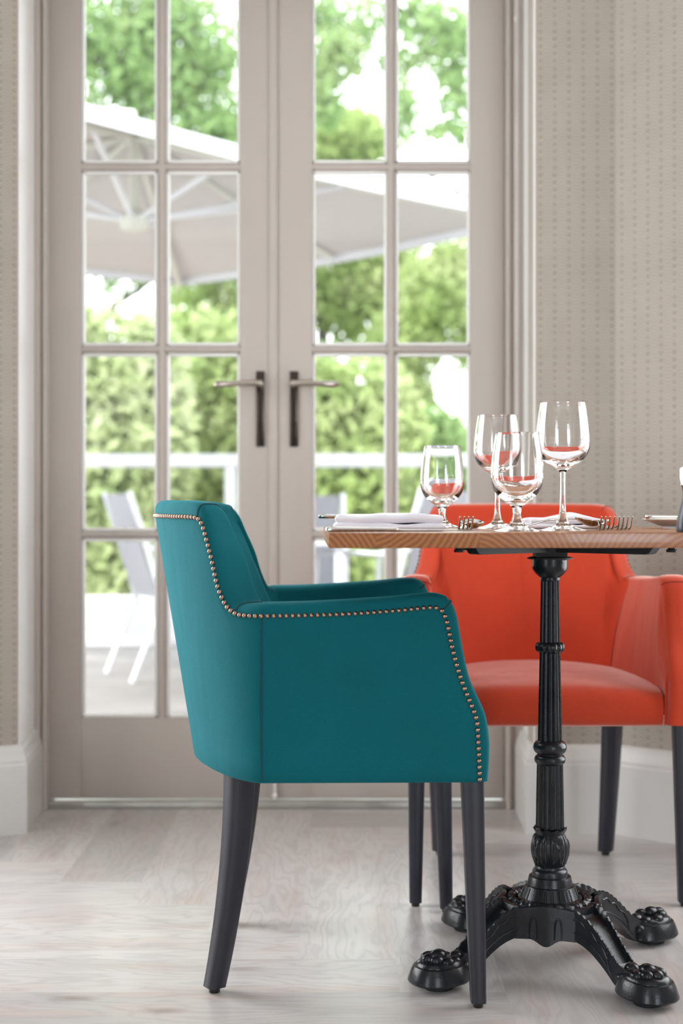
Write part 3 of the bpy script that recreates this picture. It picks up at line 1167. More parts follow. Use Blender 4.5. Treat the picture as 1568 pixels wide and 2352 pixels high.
def base_leg(ang):
    P = catmull(LEGP, 61)
    m = MB()
    rings = []
    for i, (r, zt, zb_, w) in enumerate(P):
        sc = 0.0030 * abs(math.sin((r - 0.06) * PI / 0.0115)) if 0.09 < r < 0.19 else 0.0015
        dip = 0.013 if 0.088 < r < 0.186 else 0.003
        ring = [(-w * 0.98, zb_), (-w, zb_ + 0.003), (-w * 0.94, (zt + zb_) / 2), (-w * 0.96, zt - 0.004), (-w * 0.95, zt + sc), (-w * 0.80, zt + sc), (-w * 0.66, zt - dip * 0.8), (-w * 0.3, zt - dip)]
        ring = ring + [(-a, b) for a, b in ring[::-1]]
        rings.append([(r, a, b) for a, b in ring])
    m.loft(rings)
    # raised mouldings along each flank
    for s in (-1, 1):
        p1, p2 = [], []
        for i, (r, zt, zb_, w) in enumerate(P):
            if 0.092 < r < 0.180:
                p1.append((r, s * (w * 0.955), zb_ + 0.014 * (1 - max(0, r - 0.15) / 0.06)))
                p2.append((r, s * (w * 0.955), zt - 0.011 - 0.0022 * math.sin((r - 0.09) * 2 * PI / 0.024) - 0.006 * max(0, (r - .15) / .03)))
        m.tube(p1, 0.0019, 6)
        m.tube(p2[:-6], 0.0017, 6)
        m.tube([p2[-7], ((p2[-7][0] + p1[-5][0]) / 2, p1[-5][1] * 1.0, (p2[-7][2] + p1[-5][2]) / 2), p1[-5]], 0.0016, 6)
    R = Matrix.Rotation(ang, 4, 'Z')
    m.v = [tuple(R @ Vector(p)) for p in m.v]
    leg = m.build('leg', M['iron'], table, ang=38)
    # shell shaped claw foot with knuckles
    f = MB()
    cx = 0.240

    def foot_ring(rx, ry, z, n=40, sq=0.0):
        out = []
        for j in range(n):
            a = 2 * PI * j / n
            c, s = math.cos(a), math.sin(a)
            out.append((cx + rx * (abs(c) ** 0.86) * math.copysign(1, c) - (0.004 if c < 0 else 0), ry * (abs(s) ** 0.86) * math.copysign(1, s), z + sq * c))
        return out
    f.loft([foot_ring(0.036, 0.030, 0.011), foot_ring(0.049, 0.041, 0.0115), foot_ring(0.0515, 0.0435, 0.015), foot_ring(0.0500, 0.0420, 0.021), foot_ring(0.0455, 0.0385, 0.033),
            foot_ring(0.0425, 0.0355, 0.0385), foot_ring(0.0385, 0.032, 0.0395), foot_ring(0.0385, 0.032, 0.0375), foot_ring(0.037, 0.031, 0.043), foot_ring(0.031, 0.026, 0.0475), foot_ring(0.018, 0.015, 0.050), foot_ring(0.003, 0.003, 0.051)])
    for (dx, dy, dz, r) in ((0.018, 0.0, 0.050, 0.0115), (0.012, 0.0135, 0.0495, 0.0105), (0.012, -0.0135, 0.0495, 0.0105), (-0.004, 0.021, 0.046, 0.0105), (-0.004, -0.021, 0.046, 0.0105),
                            (0.000, 0.0, 0.053, 0.0125), (-0.024, 0.013, 0.043, 0.0105), (-0.024, -0.013, 0.043, 0.0105), (-0.036, 0.0, 0.046, 0.011), (-0.042, 0.016, 0.032, 0.010), (-0.042, -0.016, 0.032, 0.010)):
        f.ball((cx + dx, dy, dz), r, 14, (1.25, 0.95, 0.85))
    f.v = [tuple(R @ Vector(p)) for p in f.v]
    ft = f.build('claw_foot', M['iron'], leg, ang=45)
    pd = MB().lathe([(0.024, 0.0), (0.0245, 0.002), (0.0235, 0.013)], 28, (cx * math.cos(ang), cx * math.sin(ang), 0), cap0=True, cap1=True)
    pd.build('foot_pad', M['rubber'], leg)


for q in range(4):
    base_leg(base_rot + PI / 4 + PI / 2 * q)

# iron spider under the top
zu = ZT - 0.0225
sp = MB()
sp.box(-0.027, 0.027, -0.027, 0.027, zc(1287), zu - 0.0005, ch=0.003)
sp.lathe([(0.034, zc(1286)), (0.0395, zc(1285)), (0.0395, zc(1282)), (0.034, zc(1280))], 40, cap0=True, cap1=True)
for q in range(4):
    a = PI / 4 + PI / 2 * q
    R = Matrix.Rotation(a, 4, 'Z')
    m = MB()
    rings = []
    for r, zb_, w in ((0.02, 0.0170, 0.016), (0.200, 0.0170, 0.013), (0.208, 0.0150, 0.0125), (0.217, 0.0045, 0.012)):
        rings.append([(r, -w, zu - 0.0005), (r, -w * 0.9, zu - zb_), (r, w * 0.9, zu - zb_), (r, w, zu - 0.0005)])
    m.loft(rings)
    m.box(0.205, 0.262, -0.013, 0.013, zu - 0.0045, zu - 0.0005, ch=0.001)
    m.lathe([(0.0085, -0.0125), (0.009, -0.0085), (0.0065, -0.0075), (0.0065, -0.0035)], 16, (0.244, 0, zu), cap0=True)
    sp.add([R @ Vector(p) for p in m.v], m.f)
sp.build('top_bracket', M['iron_matt'], table, ang=35)


# ------------------------------------------------------------------ glasses
def tpt(px, d, z=ZT):
    return ((px - 784.0) / FPX * d, d, z)


def wine_glass(label, loc, prof_out, prof_in, stem, foot, group):
    """one continuous glass surface split into bowl, stem and foot"""
    root = thing('wine_glass', label, 'glass', loc, 0, group)
    po = catmull(prof_out, 40)
    pi = catmull(prof_in, 34)
    rm, rh = 0.5 * (po[-1][0] + pi[-1][0]), 0.5 * (po[-1][0] - pi[-1][0])
    rim = [(rm + rh * math.cos(PI * k / 8), po[-1][1] + rh * math.sin(PI * k / 8)) for k in range(1, 8)]
    prof = [tuple(p) for p in po] + rim + [tuple(p) for p in pi[::-1]]
    prof[-1] = (0.00005, prof[-1][1])
    MB().lathe(prof, 72).build('bowl', M['glass'], root, ang=80)
    MB().lathe([tuple(p) for p in catmull(stem, 16)], 48).build('stem', M['glass'], root, ang=80)
    pf = [tuple(p) for p in catmull(foot, 20)]
    ft = MB().lathe([pf[0]] + pf[1:] + [(foot[-1][0] - 0.0006, 0.0003), (foot[-1][0] * 0.5, 0.0010), (0.0001, 0.0022)], 72)
    ft.build('foot', M['glass'], root, ang=80)
    return root


# heights measured on the photographed glasses, metres
TALL_OUT = [(0.0042, 0.094), (0.0075, 0.0975), (0.0150, 0.1025), (0.0250, 0.1085), (0.0340, 0.1160), (0.0400, 0.1245), (0.0432, 0.1345), (0.0440, 0.1450), (0.0432, 0.1600), (0.0412, 0.1780), (0.0388, 0.1960), (0.0370, 0.2065)]
TALL_IN = [(0.0001, 0.1075), (0.0070, 0.1080), (0.0150, 0.1105), (0.0240, 0.1148), (0.0322, 0.1208), (0.0382, 0.1276), (0.0417, 0.1358), (0.0428, 0.1450), (0.0421, 0.1600), (0.0404, 0.1780), (0.0381, 0.1960), (0.0364, 0.2065)]
TALL_STEM = [(0.0080, 0.0180), (0.0060, 0.0260), (0.0046, 0.0400), (0.0040, 0.0600), (0.0038, 0.0800), (0.0042, 0.0940)]
TALL_FOOT = [(0.0080, 0.0180), (0.0120, 0.0115), (0.0190, 0.0070), (0.0290, 0.0038), (0.0375, 0.0018), (0.0385, 0.0010)]
SHORT_OUT = [(0.0068, 0.0360), (0.0100, 0.0405), (0.0180, 0.0460), (0.0275, 0.0535), (0.0350, 0.0625), (0.0395, 0.0725), (0.0414, 0.0830), (0.0414, 0.0950), (0.0400, 0.1130), (0.0374, 0.1330), (0.0340, 0.1545)]
SHORT_IN = [(0.0001, 0.0510), (0.0080, 0.0516), (0.0170, 0.0545), (0.0260, 0.0600), (0.0332, 0.0672), (0.0378, 0.0756), (0.0400, 0.0845), (0.0402, 0.0950), (0.0389, 0.1130), (0.0366, 0.1330), (0.0334, 0.1545)]
SHORT_STEM = [(0.0105, 0.0140), (0.0078, 0.0200), (0.0064, 0.0260), (0.0062, 0.0310), (0.0068, 0.0360)]
SHORT_FOOT = [(0.0105, 0.0140), (0.0145, 0.0095), (0.0215, 0.0060), (0.0300, 0.0032), (0.0362, 0.0016), (0.0372, 0.0009)]
GG = 'empty stemmed glasses on the table'
wine_glass('tall empty wine glass nearest the table front edge, right of the short goblets', tpt(1292, 2.30), TALL_OUT, TALL_IN, TALL_STEM, TALL_FOOT, GG)
wine_glass('tall empty wine glass standing behind the front short goblet', tpt(1142, 2.60), TALL_OUT, TALL_IN, TALL_STEM, TALL_FOOT, GG)
wine_glass('short empty goblet in the middle, in front of a tall wine glass', tpt(1187, 2.235), SHORT_OUT, SHORT_IN, SHORT_STEM, SHORT_FOOT, GG)
wine_glass('short empty goblet beside the folded napkin, leftmost glass', tpt(1015, 2.68), SHORT_OUT, SHORT_IN, SHORT_STEM, SHORT_FOOT, GG)


# ------------------------------------------------------------------ cutlery, all lying along local +X, origin at the handle end
def rrect(x, w, t, zc_, n=12, yoff=0.0):
    out = []
    for j in range(n):
        a = 2 * PI * j / n
        c, s = math.cos(a), math.sin(a)
        out.append((x, yoff + w / 2 * math.copysign(abs(c) ** 0.6, c), zc_ + t / 2 * math.copysign(abs(s) ** 0.6, s)))
    return out


def knife(label, loc, rz, L=0.226, group='table knives'):
    root = thing('table_knife', label, 'knife', loc, rz, group)
    h = L * 0.47
    hd = MB().loft([rrect(0, .011, .0055, .0042), rrect(.002, .0155, .0078, .0044), rrect(h * .15, .0152, .0080, .0044), rrect(h * .6, .0125, .0072, .0042), rrect(h * .93, .0115, .0066, .0040), rrect(h * .96, .0130, .0078, .0041), rrect(h, .0120, .0062, .0040)])
    hd.build('handle', M['steel'], root, ang=50)
    bl = MB()
    rings = []
    for u, w, t in ((0, .011, .0050), (.04, .014, .0034), (.15, .0182, .0024), (.5, .0190, .0019), (.8, .0186, .0015), (.92, .0150, .0012), (.98, .0085, .0010), (1.0, .002, .0007)):
        x = h + (L - h) * u
        rings.append(rrect(x, w, t, .0030, yoff=-(0.019 - w) * 0.3))
    bl.loft(rings).build('blade', M['steel'], root, ang=50)
    return root


def fork(label, loc, rz, L=0.19, group='forks'):
    root = thing('fork', label, 'fork', loc, rz, group)
    h = L - 0.072
    rings = [rrect(0, .006, .0018, .0030), rrect(.006, .0175, .0028, .0028), rrect(.05, .0125, .0028, .0045), rrect(h * .7, .0075, .0032, .0085), rrect(h, .0062, .0034, .0082), rrect(h + .008, .0105, .0030, .0060), rrect(h + .016, .0195, .0022, .0036), rrect(h + .024, .0232, .0020, .0024)]
    MB().loft(rings).build('handle', M['steel'], root, ang=60)
    for k in range(4):
        y = (k - 1.5) * 0.0066
        pth, rs = [], []
        for i in range(9):
            u = i / 8
            pth.append((h + .022 + u * .050, y * (1 + 0.06 * u), .0023 + 0.0205 * u ** 1.9))
            rs.append(.0021 - .0009 * u)
        MB().tube(pth, rs, 8).build('tine', M['steel'], root, ang=60)
    return root


def spoon(label, loc, rz, L=0.195, tilt=0.0, group='spoons'):
    root = thing('spoon', label, 'spoon', loc, rz, group)
    root.rotation_euler[1] = -tilt
    h = L - 0.062
    rings = [rrect(0, .006, .0018, .0030), rrect(.006, .0185, .0028, .0028), rrect(.05, .0125, .0028, .0045), rrect(h * .7, .0078, .0034, .0150), rrect(h, .0065, .0038, .0165), rrect(h + .006, .0075, .0034, .0155)]
    MB().loft(rings).build('handle', M['steel'], root, ang=60)
    nb, na = 12, 40
    vs_, fs = [], []
    for lay, off in ((0, 0.0), (1, 0.0013)):
        for i in range(nb + 1):
            r = i / nb
            for j in range(na):
                a = 2 * PI * j / na
                c, s = math.cos(a), math.sin(a)
                x = h + .033 + r * c * (.030 if c > 0 else .031)
                y = r * s * (.0215 - 0.0035 * c)
                z = .0012 + .0098 * r ** 2.2 + .0065 * max(0, -r * c) ** 1.5 + off * (1 - r * 0.3)
                vs_.append((x, y, z))
    for lay in range(2):
        o = lay * (nb + 1) * na
        for i in range(nb):
            for j in range(na):
                k = (j + 1) % na
                fs.append((o + i * na + j, o + i * na + k, o + (i + 1) * na + k, o + (i + 1) * na + j))
    o2 = (nb + 1) * na
    for j in range(na):
        k = (j + 1) % na
        fs.append((nb * na + j, nb * na + k, o2 + nb * na + k, o2 + nb * na + j))
    MB().add(vs_, fs).build('bowl', M['steel'], root, ang=60)
    return root


ZK = ZT + 0.0003
kx0, kd = px_x(748, 2.115), 2.115
knife('steel knife along the table front edge, beside the folded napkin', (kx0, kd, ZK), math.radians(0.6), 0.227)
# fork and spoon laid across the top of the left-hand setting, tips towards the camera
x_, y_, _ = tpt(1071, 2.28)
fork('fork with raised tines between left napkin and glasses, in front of a spoon', (x_ + 0.004, y_ + 0.19, ZK), -PI / 2 - 0.02, 0.19)
x_, y_, _ = tpt(1081, 2.42)
spoon('spoon with its bowl behind the fork tines, right of the left napkin', (x_ + 0.012, y_ + 0.19, ZK), -PI / 2 - 0.05, 0.195)
# setting of the orange chair
xs_, ys_, _ = tpt(1403, 2.36)
spoon('spoon lying crosswise behind the front tall wine glass', (xs_ - 0.195, ys_, ZK), 0.05, 0.195, 0.028)
xf, yf, _ = tpt(1404, 2.315)
fork('fork beside the spoon bowl, left of two forks with tines up', (xf + 0.014, yf + 0.195, ZK), -PI / 2 - 0.10, 0.195)
xf, yf, _ = tpt(1437, 2.315)
fork('fork nearest the right side plate, right of two forks with tines up', (xf + 0.020, yf + 0.195, ZK), -PI / 2 - 0.10, 0.195)
xk, yk, _ = tpt(1163, 2.72)
knife('steel knife left of the puffy napkin, pointing at the glasses', (xk - 0.004, 2.80, ZK), -PI / 2 + 0.16, 0.215)


# ------------------------------------------------------------------ napkins
def napkin(name_label, loc, rz, sx, sy, layers, lift, puff):
    root = thing('napkin', name_label, 'napkin', loc, rz, 'white linen napkins')
    z = 0.0004
    for k in range(layers):
        t = lift[k]
        nx, ny = 44, 26
        a, b = sx - 0.006 * (k % 2), sy - 0.006 * k
        rings = []
        for i in range(nx + 1):
            u = 0.5 - 0.5 * math.cos(PI * i / nx)
            x = -a / 2 + a * u
            e = min(1.0, min(u, 1 - u) * a / (t * 0.5))
            hh = math.sqrt(max(0.0, 1 - (1 - e) ** 2)) if e < 1 else 1.0
            hh = max(hh, 0.12)
            ring = []
            for j in range(ny + ny):
                if j < ny:
                    w, up = 0.5 - 0.5 * math.cos(PI * j / (ny - 1)), 1
                else:
                    w, up = 0.5 + 0.5 * math.cos(PI * (j - ny) / (ny - 1)), -1
                e2 = min(1.0, min(w, 1 - w) * b / (t * 0.5))
                h2 = math.sqrt(max(0.0, 1 - (1 - e2) ** 2)) if e2 < 1 else 1.0
                wob = 0.0013 * math.sin(7 * u + 3 * k + 2 * w) + 0.0009 * math.sin(17 * u + 5 * w + k)
                pf = puff * math.exp(-((u - 0.62) / 0.16) ** 2) * (0.5 + 0.5 * math.sin(PI * w)) if (k == layers - 1 and up > 0) else 0
                zz_ = z + t / 2 + up * t / 2 * hh * h2 + (wob * hh * h2 if up > 0 else wob * 0.5 if k else 0) + pf * hh * h2
                ring.append((x, -b / 2 + b * w + 0.001 * math.sin(9 * u + k), max(0.0003, zz_)))
            rings.append(ring)
        MB().loft(rings, True, True, True).build('fold', M['linen'], root, ang=70)
        z += t * 0.96
    return root


napkin('flat folded white napkin on the left of the table, beside the long knife', (px_x(890, 2.32), 2.335, ZT), 0.01, 0.178, 0.17, 2, (0.0125, 0.0145), 0.0)
napkin('puffy folded white napkin behind the front tall wine glass', (px_x(1288, 2.66), 2.66, ZT), -0.04, 0.138, 0.21, 2, (0.0085, 0.011), 0.0085)


# ------------------------------------------------------------------ side plates with their knives
def side_plate(label, loc):
    prof = [(0.0001, 0.0030), (0.030, 0.0030), (0.050, 0.0045), (0.060, 0.0085), (0.072, 0.0135), (0.081, 0.0160), (0.0825, 0.0172), (0.0815, 0.0182), (0.072, 0.0160), (0.060, 0.0115), (0.048, 0.0080), (0.030, 0.0070), (0.0001, 0.0070)]
    m = MB().lathe(prof, 64)
    m.lathe([(0.042, 0.0), (0.0445, 0.0), (0.0445, 0.005), (0.042, 0.005), (0.042, 0.0)], 48)
    o = m.build('side_plate', M['china'], ang=40)
    o.location = loc
    return tag(o, label, 'plate', 'white side plates')


side_plate('white side plate behind the flat folded napkin on the left', (px_x(872, 2.66), 2.66, ZT))
knife('knife lying across the left side plate, behind the folded napkin', (px_x(731, 2.66), 2.655, ZT + 0.0178), 0.0, 0.222)
side_plate('white side plate with a knife at the right, beside the forks', (px_x(1475, 2.62) + 0.083, 2.62, ZT))
knife('knife lying on the right side plate, beside the dark mill', (px_x(1480, 2.60), 2.60, ZT + 0.0178), -0.03, 0.20)

# pepper mill cut by the right edge of the picture
mx, my, _ = tpt(1591, 2.16)
mill = thing('pepper_mill', 'dark mill with a clear top at the right end of the table', 'mill', (mx, my, ZT))
MB().lathe([(tuple(p)) for p in catmull([(0.0245, 0.0), (0.0252, 0.002), (0.0250, 0.010), (0.0235, 0.022), (0.0190, 0.040), (0.0155, 0.056), (0.0160, 0.066), (0.0180, 0.0715)], 40)], 48, cap0=True, cap1=True).build('body', M['mill'], mill, ang=50)
MB().lathe([(0.0186, 0.0700), (0.0192, 0.0715), (0.0186, 0.0732)], 40, cap0=True, cap1=True).build('collar', M['steel'], mill)
MB().lathe([(tuple(p)) for p in catmull([(0.0182, 0.0735), (0.0192, 0.080), (0.0198, 0.090), (0.0196, 0.095), (0.0180, 0.0985), (0.0140, 0.1000), (0.001, 0.1003)], 30)], 48, cap0=True, cap1=True).build('cap', M['glass'], mill, ang=60)


# ------------------------------------------------------------------ the terrace
ZG = -0.06
dk = MB()
for k in range(36):
    y = 3.92 + k * 0.142
    dk.box(-5.5, 5.5, y, y + 0.137, ZG - 0.03, ZG, ch=0.003)
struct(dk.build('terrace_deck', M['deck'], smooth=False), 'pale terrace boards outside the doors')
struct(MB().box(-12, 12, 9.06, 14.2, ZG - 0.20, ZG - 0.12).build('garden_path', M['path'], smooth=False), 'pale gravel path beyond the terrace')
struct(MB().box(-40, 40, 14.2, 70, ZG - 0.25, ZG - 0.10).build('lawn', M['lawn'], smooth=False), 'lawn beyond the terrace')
kb = MB().box(-6, 6, 9.05, 9.35, ZG - 0.15, ZG + 0.30, ch=0.01).build('terrace_kerb', M['garden_white'])
struct(kb, 'low white wall at the edge of the terrace')

rl = thing('terrace_railing', 'white horizontal railing along the far edge of the terrace', 'railing', (0, 7.95, ZG))
MB().box(-5, 5, -0.045, 0.045, CAMZ - ZG + px_z(1073, 7.95) - CAMZ, CAMZ - ZG + px_z(1043, 7.95) - CAMZ, ch=0.012).build('top_rail', M['garden_white'], rl)
for x in (-4.4, -2.6, -0.62, 1.0, 2.6, 4.4):
    MB().box(x - 0.03, x + 0.03, -0.03, 0.03, 0, px_z(1060, 7.95) - ZG, ch=0.004).build('post', M['garden_white'], rl)
MB().box(-5, 5, -0.02, 0.02, 0.10, 0.15, ch=0.004).build('bottom_rail', M['garden_white'], rl)


def garden_chair():
    root = thing('garden_chair', 'x', 'chair', (0, 0, ZG), 0, 'grey sling garden chairs on the terrace')
    MB().loft([[(-0.24, -0.22, 0.425), (0.20, -0.22, 0.455), (0.225, -0.22, 0.445), (0.225, 0.22, 0.445), (0.20, 0.22, 0.455), (-0.24, 0.22, 0.425)],
               [(-0.24, -0.22, 0.415), (0.20, -0.22, 0.443), (0.225, -0.22, 0.433), (0.225, 0.22, 0.433), (0.20, 0.22, 0.443), (-0.24, 0.22, 0.415)]]).build('seat', M['sling'], root)
    bkr = MB()
    rings = []
    for k in range(9):
        u = k / 8
        x = -0.225 - 0.15 * u - 0.02 * math.sin(PI * u)
        z = 0.42 + 0.52 * u
        rings.append([(x, -0.215, z), (x - 0.02, 0, z), (x, 0.215, z), (x + 0.012, 0.215, z), (x - 0.008, 0, z), (x + 0.012, -0.215, z)])
    bkr.loft(rings).build('backrest', M['sling'], root)
    for s in (-1, 1):
        y = s * 0.235
        MB().tube([(0.215, y, 0.64), (0.23, y, 0.44), (0.25, y, 0.0)], 0.014, 8).build('leg', M['garden_white'], root)
        MB().tube([(-0.15, y, 0.50), (-0.22, y, 0.38), (-0.37, y, 0.0)], 0.014, 8).build('leg', M['garden_white'], root)
        MB().tube([(-0.21, y, 0.40), (-0.30, y, 0.70), (-0.385, y, 0.95)], 0.014, 8).build('back_post', M['garden_white'], root)
        MB().tube([(-0.29, y, 0.66), (-0.05, y, 0.665), (0.20, y, 0.66), (0.225, y, 0.63)], [0.016, 0.02, 0.02, 0.016], 8, flat=0.6).build('armrest', M['garden_white'], root)
    return root


gc = garden_chair()
spots = [(-0.80, 7.42, 0.43, 'grey garden chair in profile through the left door, white back leg raking out'),
         (-0.22, 7.50, -1.55, 'grey garden chair with its back to the railing, half hidden by the door stiles'),
         (0.20, 6.55, 2.45, 'grey garden chair seen through the right door just above the table'),
         (0.66, 7.15, 2.9, 'grey garden chair farthest right, behind the orange armchair')]
for i, (x, y, a, lab) in enumerate(spots):
    o = gc if i == 0 else copy_tree(gc)
    o.location = (x, y, ZG)
    o.rotation_euler = (0, 0, a)
    o['label'] = lab
gt = thing('garden_table', 'pale garden table on the terrace among the grey chairs', 'table', (-0.32, 6.62, ZG))
MB().box(-0.36, 0.36, -0.36, 0.36, 0.70, 0.73, ch=0.006).build('tabletop', M['garden_white'], gt)
for sx in (-1, 1):
    for sy in (-1, 1):
        MB().box(sx * 0.31 - 0.02, sx * 0.31 + 0.02, sy * 0.31 - 0.02, sy * 0.31 + 0.02, 0, 0.70, ch=0.003).build('leg', M['garden_white'], gt)

# big square parasol, a corner towards the house
PC = Vector((-1.05, 7.20, 0))
pr = thing('parasol', 'large off-white square parasol over the terrace, seen from below', 'parasol', (PC.x, PC.y, ZG))
HD = 2.02
ze, zp = 2.30 - ZG, 2.72 - ZG
corn = [Vector((HD * math.cos(a), HD * math.sin(a), ze)) for a in (-PI / 2 - 0.02, 0.0, PI / 2, PI)]
cm = MB()
vs_, fs = [], []
N = 16
for q in range(4):
    A, B = corn[q], corn[(q + 1) % 4]
    P = Vector((0, 0, zp))
    b0 = len(vs_)
    for lay in (0, 1):
        for i in range(N + 1):
            u = i / N
            for j in range(N + 1):
                w = j / N
                e = A.lerp(B, w)
                pt = P.lerp(e, u)
                pt.z -= 0.05 * math.sin(PI * u) * 0.5 + 0.03 * u * math.sin(PI * w)
                pt.z += 0.004 * lay
                vs_.append(pt)
    W = N + 1
    for lay in (0, 1):
        o_ = b0 + lay * W * W
        for i in range(N):
            for j in range(N):
                fs.append((o_ + i * W + j, o_ + i * W + j + 1, o_ + (i + 1) * W + j + 1, o_ + (i + 1) * W + j))
cm.add(vs_, fs)
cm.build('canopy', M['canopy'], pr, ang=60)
vl = MB()
for q in range(4):
    A, B = corn[q], corn[(q + 1) % 4]
    rings = []
    for j in range(N + 1):
        w = j / N
        e = A.lerp(B, w)
        z = e.z - 0.03 * math.sin(PI * w)
        o_ = Vector((e.x, e.y, 0)).normalized() * 0.012
        rings.append([(e.x, e.y, z + 0.02), (e.x + o_.x, e.y + o_.y, z + 0.018), (e.x + o_.x, e.y + o_.y, z - 0.045), (e.x, e.y, z - 0.045)])
    vl.loft(rings)
vl.build('valance', M['garden_white'], pr)
hz_ = 2.27 - ZG
for q in range(4):
    A, B = corn[q], corn[(q + 1) % 4]
    for e in (A, (A + B) / 2):
        MB().tube([(0, 0, zp - 0.03), (e.x * 0.5, e.y * 0.5, (zp + ze) / 2 - 0.055), (e.x * 0.98, e.y * 0.98, ze - 0.045)], 0.017, 8).build('rib', M['parasol_rib'], pr)
        MB().tube([(0.03 * e.x, 0.03 * e.y, hz_), (e.x * 0.52, e.y * 0.52, (zp + ze) / 2 - 0.075)], 0.014, 8).build('strut', M['garden_white'], pr)
MB().lathe([(0.03, hz_ - 0.06), (0.07, hz_ - 0.05), (0.075, hz_ + 0.02), (0.03, hz_ + 0.05), (0.03, zp)], 24, cap0=True, cap1=True).build('hub', M['parasol_rib'], pr)
MB().tube([(-2.35, 0.4, 0.0), (-2.35, 0.4, 2.95), (-1.9, 0.3, 3.05), (0, 0, zp + 0.06)], 0.045, 12).build('mast', M['parasol_rib'], pr)
MB().box(-2.75, -1.95, 0.0, 0.8, 0, 0.06, ch=0.01).build('base_plate', M['deck'], pr)


# ------------------------------------------------------------------ garden: trees, shrubs
def leaves(blobs, size, n, flat=0.8):
    """leaf blades filled into ellipsoids (cx,cy,cz,rx,ry,rz,weight)"""
    ws = np.array([b[6] for b in blobs], float)
    ws /= ws.sum()
    V = np.zeros((n, 4, 3))
    idx = rng.choice(len(blobs), n, p=ws)
    B = np.array(blobs)[idx]
    d = rng.normal(size=(n, 3))
    d /= np.linalg.norm(d, axis=1)[:, None]
    r = rng.random(n) ** 0.42
    c = B[:, :3] + d * B[:, 3:6] * r[:, None]
    a = rng.normal(size=(n, 3)); a /= np.linalg.norm(a, axis=1)[:, None]
    b = np.cross(a, rng.normal(size=(n, 3))); b /= np.linalg.norm(b, axis=1)[:, None]
    s = size * (0.6 + 0.8 * rng.random(n))[:, None]
    V[:, 0] = c - a * s
    V[:, 1] = c + b * s * 0.45
    V[:, 2] = c + a * s
    V[:, 3] = c - b * s * 0.45
    return V.reshape(-1, 3)


def leaf_object(name, verts, mat, parent):
    n = len(verts) // 4
    me = bpy.data.meshes.new(name)
    me.vertices.add(n * 4)
    me.vertices.foreach_set('co', verts.astype(np.float32).ravel())
    me.loops.add(n * 4)
    me.loops.foreach_set('vertex_index', np.arange(n * 4, dtype=np.int32))
    me.polygons.add(n)
    me.polygons.foreach_set('loop_start', np.arange(0, n * 4, 4, dtype=np.int32))
    me.update(calc_edges=True)
    me.validate()
    me.materials.append(mat)
    o = bpy.data.objects.new(name, me)
    COL.objects.link(o)
    o.parent = parent
    return o


def tree(label, loc, trunk, branches, blobs, size, n, mat, group='trees in the garden'):
    root = thing('garden_tree', label, 'tree', loc, 0, group)
    t = MB().tube(trunk, [0.24 - 0.16 * i / (len(trunk) - 1) for i in range(len(trunk))], 10)
    t.build('trunk', M['bark'], root)
    for br in branches:
        MB().tube(br, [0.09 - 0.06 * i / (len(br) - 1) for i in range(len(br))], 8).build('branch', M['bark'], root)
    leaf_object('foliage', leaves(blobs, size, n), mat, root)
    return root


ZL = ZG - 0.1


def at(px, py, d):
    return ((px - 784) / FPX * d, d, CAMZ - (py - 1176) / FPX * d)


def cluster(base, specs):
    """blobs given by the picture point they cover and their own distance, turned into local coordinates"""
    out = []
    for px, py, d, rx, rz, w in specs:
        p = at(px, py, base[1])
        out.append((p[0] - base[0], 0.0, p[2] - base[2], rx, min(rx, 0.73), rz, w))
    return out


b1 = (-4.0, 19.4, ZL)
tree('dense green tree behind the left door, above the parasol', b1,
     [(0, 0, 0), (0.1, 0, 1.5), (0.2, 0.1, 3.5), (0.3, 0.2, 6.0)],
     [[(0.15, 0, 2.6), (0.9, 0.1, 3.8), (1.8, 0.2, 4.4)], [(0.2, 0, 3.2), (-0.7, 0, 4.4), (-1.4, 0, 5.2)]],
     cluster(b1, [(230, 60, 17, 0.95, 0.8, 3), (330, 150, 16.5, 0.85, 0.75, 3), (250, 330, 17, 0.8, 0.5, 2), (430, 250, 16, 0.85, 0.8, 3), (470, 120, 17, 0.6, 0.6, 2), (390, 20, 17, 0.7, 0.6, 2), (540, 330, 17, 0.7, 0.55, 2), (120, 200, 17, 0.9, 1.0, 2), (260, 560, 17, 0.9, 0.7, 2.5), (440, 520, 17, 0.8, 0.6, 2)]),
     0.085, 11500, M['leaf_b'])
b2 = (3.1, 17.9, ZL)
tree('open crowned tree behind the right door with bright sky between its leaves', b2,
     [(0, 0, 0), (-0.1, 0, 2.0), (-0.3, 0, 4.5), (-0.5, 0, 7.4)],
     [[(-0.3, 0, 6.4), (-1.6, 0, 7.0), (-3.8, 0, 7.75)], [(-0.2, 0, 4.0), (-1.0, 0, 4.6), (-2.2, 0, 5.3)]],
     cluster(b2, [(1010, 90, 19, 0.55, 0.45, 3), (770, 120, 19, 0.5, 0.35, 2.0), (745, 230, 19, 0.30, 0.4, 1.6), (1050, 210, 19, 0.30, 0.4, 1.2), (930, 255, 19, 0.22, 0.5, 0.8), (820, 50, 19, 0.6, 0.22, 1.0), (960, 20, 19, 0.4, 0.3, 1.0), (1000, 300, 19, 0.3, 0.12, 0.3), (720, 20, 19, 0.4, 0.3, 1), (900, 140, 19, 0.25, 0.2, 0.4), (1060, 300, 19, 0.22, 0.2, 0.3)]),
     0.075, 3600, M['leaf_b'])
b3 = (-0.4, 22.7, ZL)
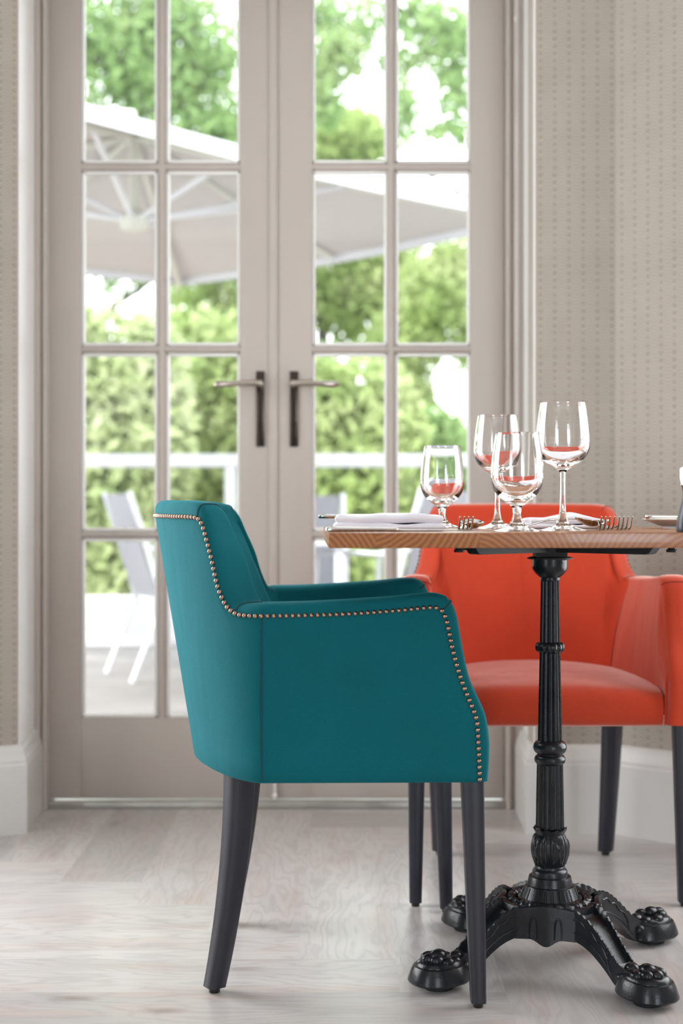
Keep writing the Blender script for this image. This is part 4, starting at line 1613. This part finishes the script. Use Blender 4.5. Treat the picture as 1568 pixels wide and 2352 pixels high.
tree('pale green leafy tree in the middle, below the parasol edge', b3,
     [(0, 0, 0), (0, 0, 1.2), (0.1, 0, 2.6), (0.1, 0, 4.6)],
     [[(0.05, 0, 1.6), (0.9, 0, 2.6), (1.5, 0, 3.2)]],
     cluster(b3, [(800, 320, 21, 0.7, 0.5, 3), (760, 640, 21, 0.9, 0.9, 4), (860, 700, 21, 0.9, 0.9, 4), (480, 650, 21, 0.8, 0.9, 3), (520, 800, 21, 0.9, 0.9, 4), (640, 500, 22, 1.2, 1.1, 4), (740, 350, 22, 0.6, 0.4, 2), (900, 600, 22, 0.6, 0.5, 1.5)]),
     0.09, 17000, M['leaf_a'])
b4 = (2.3, 21.0, ZL)
tree('bright green tree at the right pane, above the tall glasses', b4,
     [(0, 0, 0), (0, 0, 1.0), (-0.1, 0, 2.2), (-0.1, 0, 4.2)],
     [[(0, 0, 1.4), (-0.6, 0, 2.2), (-1.2, 0, 2.9)]],
     cluster(b4, [(1000, 700, 20.5, 0.75, 0.75, 3.5), (1050, 620, 20.5, 0.5, 0.5, 2), (930, 790, 20.5, 0.6, 0.6, 3), (960, 480, 20, 0.45, 0.25, 1.2), (1080, 800, 21, 0.4, 0.5, 0.8), (920, 900, 20.5, 0.5, 0.6, 3)]),
     0.08, 7500, M['leaf_a'])


def shrub(label, px, d, w, h, mat, n, group='shrubs along the garden'):
    x = (px - 784) / FPX * d
    root = thing('shrub', label, 'shrub', (x, d, ZL), 0, group)
    MB().tube([(0, 0, 0), (0.03, 0, h * 0.5)], 0.05, 8).build('stem', M['bark'], root)
    bl = [(0, 0, h * 0.45, w, w * 0.45, h * 0.5, 4), (-w * 0.5, 0, h * 0.6, w * 0.6, w * 0.4, h * 0.34, 2), (w * 0.5, 0, h * 0.55, w * 0.6, w * 0.4, h * 0.36, 2)]
    leaf_object('foliage', leaves(bl, 0.08, n), mat, root)


shrub('large pale shrub filling the left pane under the parasol', 262, 11.9, 0.62, 2.9, M['leaf_c'], 6500)
shrub('fresh green shrub behind the left door handle', 480, 13.0, 0.75, 3.0, M['leaf_a'], 8500)
shrub('fresh green shrub right of the right door handle', 800, 12.4, 0.66, 2.5, M['leaf_a'], 6500)
shrub('small green shrub behind the tall glasses', 965, 14.4, 0.62, 2.2, M['leaf_b'], 4500)
shrub('low green shrub far left behind the railing', 150, 15.2, 0.9, 2.9, M['leaf_b'], 5500)
shrub('green shrub hidden behind the middle of the doors', 640, 16.4, 1.2, 3.2, M['leaf_b'], 7500)

# clipped hedge closing the garden
hd = thing('hedge', 'long green hedge along the far side of the garden', 'hedge', (0, 27.0, ZL))
hb = []
for k in range(26):
    hb.append((-9 + k * 0.72, rng.normal() * 0.2, 1.5 + 0.12 * rng.normal(), 0.75, 0.6, 1.55, 1))
leaf_object('foliage', leaves(hb, 0.10, 30000), M['leaf_c'], hd)
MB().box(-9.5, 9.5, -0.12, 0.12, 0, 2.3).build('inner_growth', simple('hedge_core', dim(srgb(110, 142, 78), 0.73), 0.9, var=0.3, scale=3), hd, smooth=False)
